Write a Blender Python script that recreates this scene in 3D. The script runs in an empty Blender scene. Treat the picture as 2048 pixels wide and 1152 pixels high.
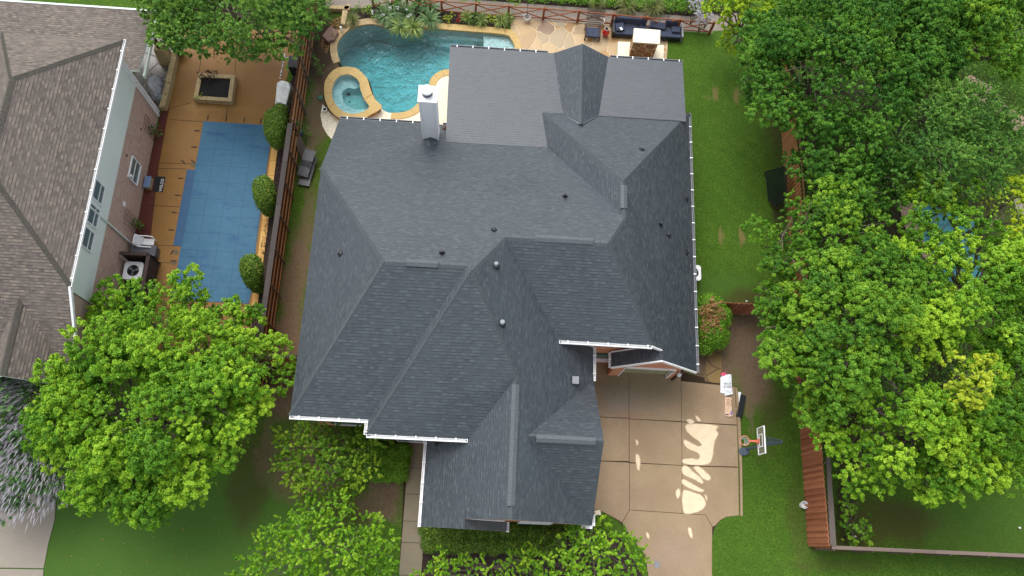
import bpy, math, random
import numpy as np
from mathutils import Vector, Matrix
from mathutils.geometry import tessellate_polygon
PI = math.pi
SC = bpy.context.scene
COL = SC.collection
rnd = random.Random(7)

# ------------------------------------------------------------ camera
R_ = np.array((0.99772411, 0.04063094, 0.05381190))
D_ = np.array((0.05509107, -0.95136147, -0.30311109))
F_ = np.array((0.03887888, 0.30538580, -0.95143468))
CAMZ = 40.0
cam_d = bpy.data.cameras.new('camera')
cam = bpy.data.objects.new('camera', cam_d)
COL.objects.link(cam)
cam_d.sensor_width = 36.0
cam_d.lens = 1593.0 * 36.0 / 2048.0
cam_d.clip_start = 0.5
cam_d.clip_end = 2000
M = Matrix((( R_[0], -D_[0], -F_[0], 0), (R_[1], -D_[1], -F_[1], 0), (R_[2], -D_[2], -F_[2], CAMZ), (0, 0, 0, 1)))
cam.matrix_world = M
SC.camera = cam

# ------------------------------------------------------------ sky, sun, exposure
SUN_EL, SUN_AZ = 62.0, -28.0          # azimuth measured from +Y towards +X
w = bpy.data.worlds.new('World'); SC.world = w; w.use_nodes = True
nt = w.node_tree
sky = nt.nodes.new('ShaderNodeTexSky'); sky.sky_type = 'NISHITA'; sky.sun_disc = False
sky.sun_elevation = math.radians(SUN_EL); sky.sun_rotation = math.radians(SUN_AZ)
sky.air_density = 1.0; sky.dust_density = 2.5; sky.ozone_density = 1.0
bg = nt.nodes['Background']; bg.inputs[1].default_value = 0.15
hs = nt.nodes.new('ShaderNodeHueSaturation'); hs.inputs['Saturation'].default_value = .35   # cloud cover greys the sky
nt.links.new(sky.outputs[0], hs.inputs['Color']); nt.links.new(hs.outputs[0], bg.inputs[0])
sl = bpy.data.lights.new('sun', 'SUN'); sl.energy = 0.9; sl.angle = math.radians(40); sl.color = (1, .97, .92)
so = bpy.data.objects.new('sun', sl); COL.objects.link(so)
az, el = math.radians(SUN_AZ), math.radians(SUN_EL)
sd = Vector((math.sin(az)*math.cos(el), math.cos(az)*math.cos(el), math.sin(el)))
so.rotation_euler = (-sd).to_track_quat('-Z', 'Y').to_euler()
SC.view_settings.view_transform = 'Standard'; SC.view_settings.look = 'None'
SC.view_settings.exposure = 1.08; SC.view_settings.gamma = 1.0
SC.render.engine = 'CYCLES'

# ------------------------------------------------------------ helpers
def at(px, py, z=0.0):
    """photo pixel -> world point at height z"""
    r = (px-1024)*R_ + (py-576)*D_ + 1593.0*F_
    t = (z-CAMZ)/r[2]
    return (r[0]*t, r[1]*t, z)

def ats(pts, z=0.0):
    return [at(p[0], p[1], z)[:2] for p in pts]

class MB:
    def __init__(s): s.v = []; s.f = []; s.uv = []; s.m = []
    def face(s, pts, uv=None, m=0):
        i = len(s.v); s.v += [tuple(p) for p in pts]; s.f.append(tuple(range(i, i+len(pts))))
        s.uv.append(uv); s.m.append(m); return s
    def box(s, x0, x1, y0, y1, z0, z1, m=0):
        return s.hexa([(x0,y0,z0),(x1,y0,z0),(x1,y1,z0),(x0,y1,z0)], [(x0,y0,z1),(x1,y0,z1),(x1,y1,z1),(x0,y1,z1)], m)
    def hexa(s, b, t, m=0):
        i = len(s.v); n = len(b); s.v += list(b)+list(t)
        s.f.append(tuple(i+k for k in reversed(range(n)))); s.f.append(tuple(i+n+k for k in range(n)))
        for k in range(n):
            k2 = (k+1) % n; s.f.append((i+k, i+k2, i+n+k2, i+n+k))
        s.uv += [None]*(n+2); s.m += [m]*(n+2); return s
    def obox(s, c, sx, sy, sz, rz=0, rx=0, ry=0, m=0):
        """box centred on c in plan, base at c.z when rx=ry=0"""
        Mx = Matrix.Translation(c) @ Matrix.Rotation(rz,4,'Z') @ Matrix.Rotation(ry,4,'Y') @ Matrix.Rotation(rx,4,'X')
        b = [tuple(Mx @ Vector(p)) for p in ((-sx/2,-sy/2,0),(sx/2,-sy/2,0),(sx/2,sy/2,0),(-sx/2,sy/2,0))]
        t = [tuple(Mx @ Vector(p)) for p in ((-sx/2,-sy/2,sz),(sx/2,-sy/2,sz),(sx/2,sy/2,sz),(-sx/2,sy/2,sz))]
        return s.hexa(b, t, m)
    def prism(s, poly, z0, z1, m=0):
        """vertical prism from a plan polygon (any shape)"""
        tri = tessellate_polygon([[Vector((p[0],p[1],0)) for p in poly]])
        n = len(poly); i = len(s.v)
        s.v += [(p[0],p[1],z0) for p in poly]+[(p[0],p[1],z1) for p in poly]
        A = sum(poly[k][0]*poly[(k+1)%n][1]-poly[(k+1)%n][0]*poly[k][1] for k in range(n))
        for t in tri:
            a,b,c = t
            ar = (poly[b][0]-poly[a][0])*(poly[c][1]-poly[a][1])-(poly[c][0]-poly[a][0])*(poly[b][1]-poly[a][1])
            if ar < 0: a,b,c = c,b,a
            s.f.append((i+n+a,i+n+b,i+n+c)); s.f.append((i+c,i+b,i+a)); s.uv += [None]*2; s.m += [m]*2
        for k in range(n):
            k2 = (k+1)%n
            q = (i+k,i+k2,i+n+k2,i+n+k)
            s.f.append(q if A > 0 else q[::-1]); s.uv.append(None); s.m.append(m)
        return s
    def sheet(s, outer, z, holes=(), m=0):
        loops = [[Vector((p[0],p[1],0)) for p in l] for l in [outer]+list(holes)]
        tri = tessellate_polygon(loops); flat = [p for l in loops for p in l]; i = len(s.v)
        s.v += [(p.x,p.y,z) for p in flat]
        for a,b,c in tri:
            ar = (flat[b].x-flat[a].x)*(flat[c].y-flat[a].y)-(flat[c].x-flat[a].x)*(flat[b].y-flat[a].y)
            s.f.append((i+a,i+b,i+c) if ar > 0 else (i+c,i+b,i+a)); s.uv.append(None); s.m.append(m)
        return s
    def skirt(s, poly, z0, z1, inward=True, m=0):
        n = len(poly)
        A = sum(poly[k][0]*poly[(k+1)%n][1]-poly[(k+1)%n][0]*poly[k][1] for k in range(n))
        for k in range(n):
            a, b = poly[k], poly[(k+1)%n]
            q = [(a[0],a[1],z0),(b[0],b[1],z0),(b[0],b[1],z1),(a[0],a[1],z1)]
            if (A > 0) == inward: q = q[::-1]
            s.face(q, m=m)
        return s
    def tube(s, pts, r, n=8, m=0, cap=True):
        """tapered tube through points; r number or list"""
        pts = [Vector(p) for p in pts]
        rs = r if isinstance(r,(list,tuple)) else [r]*len(pts)
        rings = []
        for k,p in enumerate(pts):
            d = (pts[min(k+1,len(pts)-1)]-pts[max(k-1,0)]).normalized()
            u = d.orthogonal().normalized() if abs(d.z) > .95 else d.cross(Vector((0,0,1))).normalized()
            v = d.cross(u)
            i = len(s.v)
            s.v += [tuple(p+rs[k]*(math.cos(2*PI*a/n)*u+math.sin(2*PI*a/n)*v)) for a in range(n)]
            rings.append(i)
        for a,b in zip(rings, rings[1:]):
            for k in range(n):
                k2=(k+1)%n; s.f.append((a+k,a+k2,b+k2,b+k)); s.uv.append(None); s.m.append(m)
        if cap:
            s.f.append(tuple(rings[0]+k for k in reversed(range(n)))); s.f.append(tuple(rings[-1]+k for k in range(n)))
            s.uv += [None]*2; s.m += [m]*2
        return s
    def cyl(s, c, r, h, n=16, r2=None, m=0):
        return s.tube([c,(c[0],c[1],c[2]+h)], [r, r if r2 is None else r2], n, m)
    def lathe(s, c, prof, n=16, m=0):
        rings=[]
        for r,z in prof:
            i=len(s.v); rings.append(i)
            s.v += [(c[0]+r*math.cos(2*PI*a/n), c[1]+r*math.sin(2*PI*a/n), c[2]+z) for a in range(n)]
        for a,b in zip(rings,rings[1:]):
            for k in range(n):
                k2=(k+1)%n; s.f.append((a+k,a+k2,b+k2,b+k)); s.uv.append(None); s.m.append(m)
        return s
    def torus(s, c, R, r, n=20, k=6, m=0):
        base=len(s.v)
        for a in range(n):
            for b in range(k):
                ca,cb=2*PI*a/n,2*PI*b/k
                s.v.append((c[0]+(R+r*math.cos(cb))*math.cos(ca), c[1]+(R+r*math.cos(cb))*math.sin(ca), c[2]+r*math.sin(cb)))
        for a in range(n):
            for b in range(k):
                a2,b2=(a+1)%n,(b+1)%k
                s.f.append((base+a*k+b,base+a2*k+b,base+a2*k+b2,base+a*k+b2)); s.uv.append(None); s.m.append(m)
        return s
    def build(s, name, mats, parent=None, smooth=False, bevel=0):
        me = bpy.data.meshes.new(name)
        off = parent.get('_off', (0,0,0)) if parent else (0,0,0)
        me.from_pydata([(v[0]-off[0],v[1]-off[1],v[2]-off[2]) for v in s.v], [], s.f)
        for m in (mats if isinstance(mats,(list,tuple)) else [mats]): me.materials.append(m)
        for p,mi in zip(me.polygons, s.m): p.material_index = mi
        if any(u is not None for u in s.uv):
            ul = me.uv_layers.new(name='UVMap').data
            for p,u in zip(me.polygons, s.uv):
                if u is not None:
                    for li,c in zip(p.loop_indices,u): ul[li].uv = c
        if smooth: me.polygons.foreach_set('use_smooth',[True]*len(me.polygons))
        me.update()
        o = bpy.data.objects.new(name, me); COL.objects.link(o)
        if parent: o.parent = parent; o['_off'] = tuple(off)
        if bevel:
            md = o.modifiers.new('bevel','BEVEL'); md.width = bevel; md.segments = 2; md.limit_method='ANGLE'
        return o

def tag(o, label=None, cat=None, group=None, kind=None):
    if label: o['label'] = label
    if cat: o['category'] = cat
    if group: o['group'] = group
    if kind: o['kind'] = kind
    return o
def thing(name, label, cat, loc=(0,0,0), group=None, rz=0, local=False):
    o = bpy.data.objects.new(name, None); COL.objects.link(o); o.empty_display_size = .2
    o.location = loc; o.rotation_euler = (0,0,rz)
    o['_off'] = (0.0,0.0,0.0) if local else tuple(float(c) for c in loc)
    return tag(o, label, cat, group)
def struct(name, mb, mats, **k):
    return tag(mb.build(name, mats, **k), kind='structure')
def copy_tree(o, parent=None):
    c = o.copy(); COL.objects.link(c); c.parent = parent
    for ch in list(o.children): copy_tree(ch, c)
    return c
def spline(pts, n=6, closed=True):
    out=[]; N=len(pts)
    rng = range(N) if closed else range(N-1)
    g = (lambda i: pts[i%N]) if closed else (lambda i: pts[max(0,min(N-1,i))])
    for i in rng:
        p0,p1,p2,p3=g(i-1),g(i),g(i+1),g(i+2)
        for k in range(n):
            t=k/n; out.append(tuple(.5*((2*p1[j])+(-p0[j]+p2[j])*t+(2*p0[j]-5*p1[j]+4*p2[j]-p3[j])*t*t+(-p0[j]+3*p1[j]-3*p2[j]+p3[j])*t**3) for j in range(2)))
    if not closed: out.append(tuple(pts[-1][:2]))
    return out
def offset(poly, d, closed=True):
    """grow a closed plan polygon outward by d"""
    n=len(poly); A=sum(poly[k][0]*poly[(k+1)%n][1]-poly[(k+1)%n][0]*poly[k][1] for k in range(n))
    sg = 1 if A>0 else -1; out=[]
    for k in range(n):
        a,b,c=Vector(poly[k-1]),Vector(poly[k]),Vector(poly[(k+1)%n])
        e1=(b-a); e2=(c-b)
        if e1.length<1e-6: e1=e2
        if e2.length<1e-6: e2=e1
        n1=Vector((e1.y,-e1.x)).normalized()*sg; n2=Vector((e2.y,-e2.x)).normalized()*sg
        nn=(n1+n2); 
        if nn.length<1e-6: nn=n1
        nn.normalize(); k_=1/max(.5,nn.dot(n1)); out.append(tuple(b+nn*d*k_))
    return out

# ------------------------------------------------------------ materials
def newmat(name):
    m = bpy.data.materials.new(name); m.use_nodes = True
    nt = m.node_tree; b = nt.nodes['Principled BSDF']
    return m, nt, b
class N:
    def __init__(s, nt): s.nt = nt
    def __call__(s, typ, **k):
        n = s.nt.nodes.new('ShaderNode'+typ)
        for a,v in k.items():
            if a.startswith('_'): setattr(n, a[1:], v)
            else:
                i = n.inputs[int(a[1:])] if a[0]=='i' and a[1:].isdigit() else n.inputs[a]
                if isinstance(v, bpy.types.NodeSocket): s.nt.links.new(v, i)
                else: i.default_value = v
        return n
def c4(c): return (c[0],c[1],c[2],1)
def mixc(n, f, a, b, typ='MIX'):
    x = n('Mix', _data_type='RGBA', _blend_type=typ)
    for i,v in ((0,f),(6,a),(7,b)):
        if isinstance(v, bpy.types.NodeSocket): n.nt.links.new(v, x.inputs[i])
        else: x.inputs[i].default_value = c4(v) if i else v
    return x.outputs[2]
def ramp(n, f, stops):
    r = n('ValToRGB', i0=f); e = r.color_ramp.elements
    while len(e) < len(stops): e.new(.5)
    for k,(p,c) in enumerate(stops): e[k].position = p; e[k].color = c4(c)
    return r.outputs[0]
def noisef(n, scale, detail=4, rough=.55, vec=None, lo=.3, hi=.7, dist=0):
    k = dict(Scale=scale, Detail=detail, Roughness=rough, Distortion=dist)
    if vec is not None: k['Vector'] = vec
    t = n('TexNoise', **k)
    mr = n('MapRange', i0=t.outputs[0], i1=lo, i2=hi); return mr.outputs[0]
def bump(n, b, h, dist=.02, st=1):
    bn = n('Bump', Height=h, Distance=dist, Strength=st); n.nt.links.new(bn.outputs[0], b.inputs['Normal'])
def fin(m, nt, b, col, rough=.8, spec=.3):
    if isinstance(col, bpy.types.NodeSocket): nt.links.new(col, b.inputs['Base Color'])
    else: b.inputs['Base Color'].default_value = c4(col)
    if isinstance(rough, bpy.types.NodeSocket): nt.links.new(rough, b.inputs['Roughness'])
    else: b.inputs['Roughness'].default_value = rough
    b.inputs['Specular IOR Level'].default_value = spec
    return m
def m_noise(name, c1, c2, scale=3, rough=.8, bd=0.0, fine=0, c3=None, spec=.3):
    m,nt,b = newmat(name); n = N(nt); co = n('TexCoord').outputs['Object']
    col = mixc(n, noisef(n, scale, 5, .6, co), c1, c2)
    if fine:
        f = noisef(n, fine, 3, .6, co)
        col = mixc(n, f, col, c3 or tuple(x*.6 for x in c1)) if c3 else mixc(n, .6, col, mixc(n, f, tuple(x*.55 for x in c1), tuple(min(1,x*1.4) for x in c2)))
    if bd: bump(n, b, noisef(n, fine or scale*4, 4, .6, co), bd)
    return fin(m, nt, b, col, rough, spec)
def m_plain(name, c, rough=.6, spec=.4, metal=0, var=.12, scale=6):
    m,nt,b = newmat(name); n = N(nt); co = n('TexCoord').outputs['Object']
    col = mixc(n, noisef(n, scale, 4, .6, co), tuple(x*(1-var) for x in c), tuple(min(1,x*(1+var)) for x in c))
    b.inputs['Metallic'].default_value = metal
    return fin(m, nt, b, col, rough, spec)

def m_shingle(name, cols, ridge=False, rough=.62, spec=.5, dark=.35):
    m,nt,b = newmat(name); n = N(nt); uv = n('TexCoord').outputs['UV']
    def bt(wd, off, sh, mort):
        v = n('VectorMath', _operation='ADD', i0=uv, i1=(sh,0,0)).outputs[0]
        t = n('TexBrick', Vector=v, Scale=1.0, i5=mort, i6=.3, i8=wd, i9=.142, Color1=(0,0,0,1), Color2=(1,1,1,1), Mortar=(0,0,0,1))
        t.offset = off; t.inputs['Bias'].default_value = 0.0; return t
    t1 = bt(.225, .37, 0, .004); t2 = bt(.17, .61, 13.3, .003); t3 = bt(.6, .29, 5.1, .003)
    f = n('Math', _operation='MULTIPLY_ADD', i0=t2.outputs[0], i1=.35, i2=n('Math', _operation='MULTIPLY_ADD', i0=t1.outputs[0], i1=.65, i2=n('Math', _operation='MULTIPLY', i0=t3.outputs[0], i1=.0).outputs[0]).outputs[0]).outputs[0]
    col = ramp(n, f, [(.08, cols[0]), (.4, cols[1]), (.65, cols[2]), (.95, cols[3])])
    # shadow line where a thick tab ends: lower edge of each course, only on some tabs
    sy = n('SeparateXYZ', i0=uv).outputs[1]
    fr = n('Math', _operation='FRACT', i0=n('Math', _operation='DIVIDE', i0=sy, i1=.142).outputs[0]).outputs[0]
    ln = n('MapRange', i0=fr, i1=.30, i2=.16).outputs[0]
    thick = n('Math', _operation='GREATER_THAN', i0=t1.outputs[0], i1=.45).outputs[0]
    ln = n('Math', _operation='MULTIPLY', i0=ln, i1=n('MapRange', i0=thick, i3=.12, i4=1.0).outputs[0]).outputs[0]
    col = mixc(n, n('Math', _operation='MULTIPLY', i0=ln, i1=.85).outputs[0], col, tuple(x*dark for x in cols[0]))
    co = n('TexCoord').outputs['Object']
    col = mixc(n, n('MapRange', i0=noisef(n, .45, 3, .5, co), i3=0, i4=.28).outputs[0], col, tuple(x*1.35 for x in cols[2]))
    gr = noisef(n, 60, 2, .7, co)
    col = mixc(n, .25, col, mixc(n, gr, cols[0], cols[3]))
    hgt = n('Math', _operation='SUBTRACT', i0=thick, i1=n('Math', _operation='MULTIPLY', i0=fr, i1=1.0).outputs[0]).outputs[0]
    bump(n, b, hgt, .012, .8)
    return fin(m, nt, b, col, rough, spec)

def m_brick(name, c1, c2, mortar, bw=.2, bh=.075, stain=None):
    m,nt,b = newmat(name); n = N(nt); uv = n('TexCoord').outputs['UV']
    t = n('TexBrick', Vector=uv, Scale=1.0, i5=.006, i6=.3, i8=bw, i9=bh, Color1=c4(c1), Color2=c4(c2), Mortar=c4(mortar))
    col = mixc(n, noisef(n, 3, 4, .6, n('TexCoord').outputs['Object']), t.outputs[0], mixc(n, .5, t.outputs[0], c2))
    bump(n, b, t.outputs[1], -.006)
    return fin(m, nt, b, col, .85, .2)

def m_leaf(name, c_dark, c_mid, c_tip, trans=.3, rough=.5):
    m,nt,b = newmat(name); n = N(nt)
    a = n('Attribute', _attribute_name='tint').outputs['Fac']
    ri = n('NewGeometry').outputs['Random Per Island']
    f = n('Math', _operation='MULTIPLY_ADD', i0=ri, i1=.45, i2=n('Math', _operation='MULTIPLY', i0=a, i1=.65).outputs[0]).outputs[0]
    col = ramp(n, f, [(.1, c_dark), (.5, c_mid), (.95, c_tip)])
    fin(m, nt, b, col, rough, .25)
    tr = n('BsdfTranslucent', Color=col); mx = n('MixShader', i0=trans, i1=b.outputs[0], i2=tr.outputs[0])
    nt.links.new(mx.outputs[0], nt.nodes['Material Output'].inputs[0])
    return m

def m_wood(name, c1, c2, axis='Z', sc=1.0, rough=.75):
    m,nt,b = newmat(name); n = N(nt); co = n('TexCoord').outputs['Object']
    s = {'Z':(18,18,1.2),'Y':(18,1.2,18),'X':(1.2,18,18)}[axis]
    v = n('VectorMath', _operation='MULTIPLY', i0=co, i1=tuple(x*sc for x in s)).outputs[0]
    ri = n('NewGeometry').outputs['Random Per Island']
    f = n('Math', _operation='MULTIPLY_ADD', i0=ri, i1=.6, i2=n('Math', _operation='MULTIPLY', i0=noisef(n, 1, 4, .6, v), i1=.45).outputs[0]).outputs[0]
    return fin(m, nt, b, mixc(n, f, c1, c2), rough, .3)

def m_ground():
    """lawn sheet: grass with worn, dry and bare patches of their own shape"""
    m,nt,b = newmat('lawn'); n = N(nt); co = n('TexCoord').outputs['Object']
    warp = n('TexNoise', Vector=co, Scale=.9, Detail=4, Roughness=.65)
    wv = n('VectorMath', _operation='MULTIPLY_ADD', i0=warp.outputs[1], i1=(1.6,1.6,0), i2=n('VectorMath', _operation='ADD', i0=co, i1=(-.8,-.8,0)).outputs[0]).outputs[0]
    g = mixc(n, noisef(n, .35, 4, .6, co), (.125,.275,.026), (.21,.39,.042))
    g = mixc(n, noisef(n, 1.6, 5, .75, co, .35, .7), g, (.115,.225,.020))
    g = mixc(n, noisef(n, 9, 4, .75, co, .35, .7), g, (.030,.085,.007))
    v = n('TexVoronoi', Vector=co, Scale=24); g = mixc(n, n('MapRange', i0=v.outputs[1], i3=0, i4=.75).outputs[0], g, (.022,.062,.005))
    g = mixc(n, noisef(n, 45, 2, .7, co, .5, .8), g, (.17,.28,.030))
    ws = n('TexWave', Vector=co, Scale=.55, Distortion=5.0, Detail=3); ws.bands_direction = 'DIAGONAL'
    g = mixc(n, n('MapRange', i0=ws.outputs[0], i3=0, i4=.22).outputs[0], g, (.055,.130,.010))
    wd = n('TexVoronoi', Vector=wv, Scale=1.7); g = mixc(n, n('MapRange', i0=wd.outputs[0], i1=.22, i2=.08, i3=0, i4=.5).outputs[0], g, (.045,.125,.018))
    g = mixc(n, noisef(n, 3.3, 5, .8, co, .62, .74), g, (.21,.25,.045))
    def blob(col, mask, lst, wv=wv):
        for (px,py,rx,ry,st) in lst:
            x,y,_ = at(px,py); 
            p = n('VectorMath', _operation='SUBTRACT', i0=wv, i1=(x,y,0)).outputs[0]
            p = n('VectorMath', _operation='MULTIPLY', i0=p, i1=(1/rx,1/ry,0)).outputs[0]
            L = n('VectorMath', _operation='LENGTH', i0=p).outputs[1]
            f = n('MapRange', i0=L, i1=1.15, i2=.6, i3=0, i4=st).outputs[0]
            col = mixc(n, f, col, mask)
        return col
    fine = noisef(n, 30, 3, .7, co, .25, .75)
    dirt = mixc(n, fine, (.125,.082,.050), (.33,.235,.15))
    dirt = mixc(n, noisef(n, 2.2, 4, .6, co), dirt, (.22,.15,.092))
    dirt = mixc(n, noisef(n, 7, 5, .75, co, .5, .75), dirt, (.085,.055,.032))
    straw = mixc(n, fine, (.14,.12,.035), (.32,.26,.10))
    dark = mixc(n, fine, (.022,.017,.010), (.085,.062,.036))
    darkgreen = mixc(n, fine, (.046,.120,.018), (.120,.230,.038))  # darker green tone mixed into a few lawn patches
    g = blob(g, darkgreen, [(330,1080,7.5,3.6,.9),(150,1120,4,2.5,.8),(1430,60,2.5,1.0,.3),(1450,580,2.2,1.0,.6),(1960,1060,4,2.0,.5)])
    # half-bare lawn, olive
    olive = mixc(n, fine, (.045,.060,.012), (.13,.115,.035))
    g = blob(g, olive, [(1780,1040,2.6,1.2,.8),(1600,1050,.7,2.4,.4),(500,960,1.1,2.6,.7),(590,300,.7,2.5,.6),(632,330,.6,3,.35),(1700,1085,1.8,.5,.8),(1540,800,.8,2.0,.6),(1500,600,1.5,.7,.8),(1560,250,.7,1.5,.5),(1530,900,.7,.6,.3),(700,1020,1.4,1.0,.7),(1660,1130,2.5,.3,.4)])
    wv2 = n('VectorMath', _operation='MULTIPLY_ADD', i0=warp.outputs[1], i1=(.9,.9,0), i2=n('VectorMath', _operation='ADD', i0=co, i1=(-.45,-.45,0)).outputs[0]).outputs[0]
    g = blob(g, straw, [(1443,470,.16,.6,.8),(1484,472,.18,.65,.9),(1433,186,.2,.5,.85),(1471,192,.26,.6,.75),(1416,195,.35,.2,.3),(1385,560,.12,1.8,.3)], wv2)
    g = blob(g, dirt, [(1490,690,1.5,2.1,1),(1425,740,1.3,1.5,1),(1405,690,.6,1.2,1),(1510,770,1.1,1.3,.9),(1540,700,1.4,1.2,1),(1500,650,1.1,1.0,1),(1495,820,.3,1.2,.7),(590,560,.75,3.2,.9),(615,450,.4,2.4,.55),(575,690,1.1,2.2,1),(570,780,1.0,1.6,1),(530,900,.5,1.8,.5),(775,960,.8,1.9,1),(760,1010,1.2,.8,.8),(640,220,.9,2.4,.9),(660,110,1.2,2.3,1),(620,930,2.2,2.0,.9),(620,300,.4,.8,.7)])
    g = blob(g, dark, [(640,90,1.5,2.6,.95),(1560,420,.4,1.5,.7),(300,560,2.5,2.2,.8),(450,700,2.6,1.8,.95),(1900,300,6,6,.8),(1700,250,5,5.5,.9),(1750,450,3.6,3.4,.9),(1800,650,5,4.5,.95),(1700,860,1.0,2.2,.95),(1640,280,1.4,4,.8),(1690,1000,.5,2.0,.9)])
    bump(n, b, noisef(n, 26, 3, .7, co), .05, .9)
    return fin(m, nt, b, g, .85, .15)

def m_flag(name, stops, mortar, scale=1.1, wet=.55):
    m,nt,b = newmat(name); n = N(nt); co = n('TexCoord').outputs['Object']
    wv = n('VectorMath', _operation='MULTIPLY_ADD', i0=n('TexNoise', Vector=co, Scale=1.3, Detail=3).outputs[1], i1=(.35,.35,.35), i2=co).outputs[0]
    v = n('TexVoronoi', Vector=wv, Scale=scale); e = n('TexVoronoi', _feature='DISTANCE_TO_EDGE', Vector=wv, Scale=scale)
    sp = n('SeparateColor', i0=v.outputs[1]).outputs[0]
    col = ramp(n, sp, stops)
    col = mixc(n, n('MapRange', i0=noisef(n, 5, 5, .7, co), i3=0, i4=.35).outputs[0], col, stops[0][1])
    ed = n('MapRange', i0=e.outputs[0], i1=.035, i2=.02).outputs[0]
    col = mixc(n, ed, col, mortar); bump(n, b, n('MapRange', i0=e.outputs[0], i1=.0, i2=.06).outputs[0], .015)
    return fin(m, nt, b, col, wet, .4)

def m_concrete(name, c1, c2, blots=(), rough=.55):
    m,nt,b = newmat(name); n = N(nt); co = n('TexCoord').outputs['Object']
    col = mixc(n, noisef(n, .5, 5, .65, co), c1, c2)
    ri = n('NewGeometry').outputs['Random Per Island']
    col = mixc(n, n('MapRange', i0=ri, i3=0, i4=.35).outputs[0], col, tuple(x*1.18 for x in c1))
    warp = n('TexNoise', Vector=co, Scale=1.6, Detail=5, Roughness=.7)
    wv = n('VectorMath', _operation='MULTIPLY_ADD', i0=warp.outputs[1], i1=(1.4,1.4,0), i2=n('VectorMath', _operation='ADD', i0=co, i1=(-.7,-.7,0)).outputs[0]).outputs[0]
    for (px,py,rx,ry,st,c) in blots:
        x,y,_ = at(px,py)
        p = n('VectorMath', _operation='MULTIPLY', i0=n('VectorMath', _operation='SUBTRACT', i0=wv, i1=(x,y,0)).outputs[0], i1=(1/rx,1/ry,0)).outputs[0]
        L = n('VectorMath', _operation='LENGTH', i0=p).outputs[1]
        col = mixc(n, n('MapRange', i0=L, i1=1.2, i2=.3, i3=0, i4=st).outputs[0], col, c)
    col = mixc(n, n('MapRange', i0=noisef(n, 9, 4, .7, co, .45, .8), i3=0, i4=.3).outputs[0], col, tuple(x*.6 for x in c1))
    col = mixc(n, n('MapRange', i0=noisef(n, 50, 2, .7, co, .3, .8), i3=0, i4=.22).outputs[0], col, tuple(x*1.5 for x in c2))
    bump(n, b, noisef(n, 50, 3, .6, co), .004)
    return fin(m, nt, b, col, rough, .35)

K = {}
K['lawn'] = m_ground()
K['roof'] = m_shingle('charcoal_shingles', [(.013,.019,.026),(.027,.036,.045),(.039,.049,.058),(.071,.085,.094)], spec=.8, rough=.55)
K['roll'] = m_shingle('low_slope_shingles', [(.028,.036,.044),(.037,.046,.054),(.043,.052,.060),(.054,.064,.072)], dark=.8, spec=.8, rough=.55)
K['nroof'] = m_shingle('brown_shingles', [(.060,.050,.045),(.115,.097,.087),(.160,.134,.117),(.245,.202,.160)], rough=.8, spec=.25, dark=.3)
K['ncap'] = m_noise('brown_cap_shingles', (.055,.050,.042), (.095,.085,.07), 2, .8, .003, 20)
K['cap'] = m_noise('ridge_cap_shingles', (.056,.066,.072), (.078,.089,.094), 2, .6, .002, 25, spec=.5)
K['brick'] = m_brick('red_brick', (.50,.17,.085), (.66,.30,.17), (.50,.42,.35))
K['nbrick'] = m_brick('pink_brick', (.40,.245,.19), (.56,.40,.32), (.50,.42,.35))
K['siding'] = m_noise('pale_green_siding', (.66,.74,.68), (.72,.79,.73), .8, .7)
K['white'] = m_plain('white_paint', (.78,.78,.77), .45, .5, var=.05)
K['offwhite'] = m_noise('weathered_white', (.80,.81,.80), (.88,.88,.87), 1.5, .6, 0, 30)
K['grey'] = m_plain('grey_metal', (.17,.18,.19), .45, .5)
K['dark'] = m_plain('dark_plastic', (.018,.019,.022), .5, .4)
K['black'] = m_plain('black_mat', (.010,.011,.014), .7, .3)
K['navy'] = m_plain('slate_cushion', (.045,.055,.085), .85, .2, var=.2)
K['glass'] = m_plain('window_glass', (.10,.14,.13), .15, .7)
K['greeng'] = m_plain('green_trim', (.03,.12,.07), .5, .4)
K['red'] = m_plain('red_glaze', (.55,.012,.015), .2, .6)
K['pink'] = m_plain('pink_wrap', (.65,.08,.16), .5, .4)
K['orange'] = m_plain('orange_rim', (.55,.13,.075), .4, .5)
K['cream'] = m_noise('cream_limestone', (.68,.58,.41), (.80,.71,.55), 1.5, .7, .003, 20)
K['conc'] = m_concrete('tan_concrete', (.210,.143,.078), (.315,.232,.138), [(1410,800,1.2,1.0,.35,(.20,.125,.06)),(1300,880,1.3,1.2,.35,(.19,.12,.058)),(1420,1000,1.0,1.0,.35,(.22,.15,.09)),(1450,820,.3,1.6,.5,(.34,.25,.16)),(1350,1090,1.2,.9,.3,(.22,.16,.11)),
    (1225,775,1.3,1.1,.85,(.105,.085,.036)),(1290,778,1.9,.9,.7,(.155,.130,.066)),(1240,805,1.1,1.0,.6,(.15,.145,.125)),(1255,830,.9,.7,.4,(.22,.10,.055)),
    (1300,800,1.4,.8,.4,(.17,.14,.10)),(1220,950,.9,1.8,.5,(.37,.26,.15)),(1220,880,.8,1.0,.55,(.33,.25,.14)),(1445,880,.5,2.2,.3,(.20,.14,.105)),(1290,990,1,.6,.3,(.23,.15,.10)),(1340,1110,1.6,1,.4,(.30,.21,.155)),(1310,1130,.25,.35,.4,(.2,.19,.17))])
K['dry'] = m_noise('dry_concrete', (.62,.50,.33), (.70,.58,.40), 3, .8)
K['walk'] = m_concrete('walkway_concrete', (.175,.145,.092), (.225,.185,.12))
K['nconc'] = m_concrete('grey_concrete', (.215,.185,.145), (.26,.225,.18))
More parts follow.
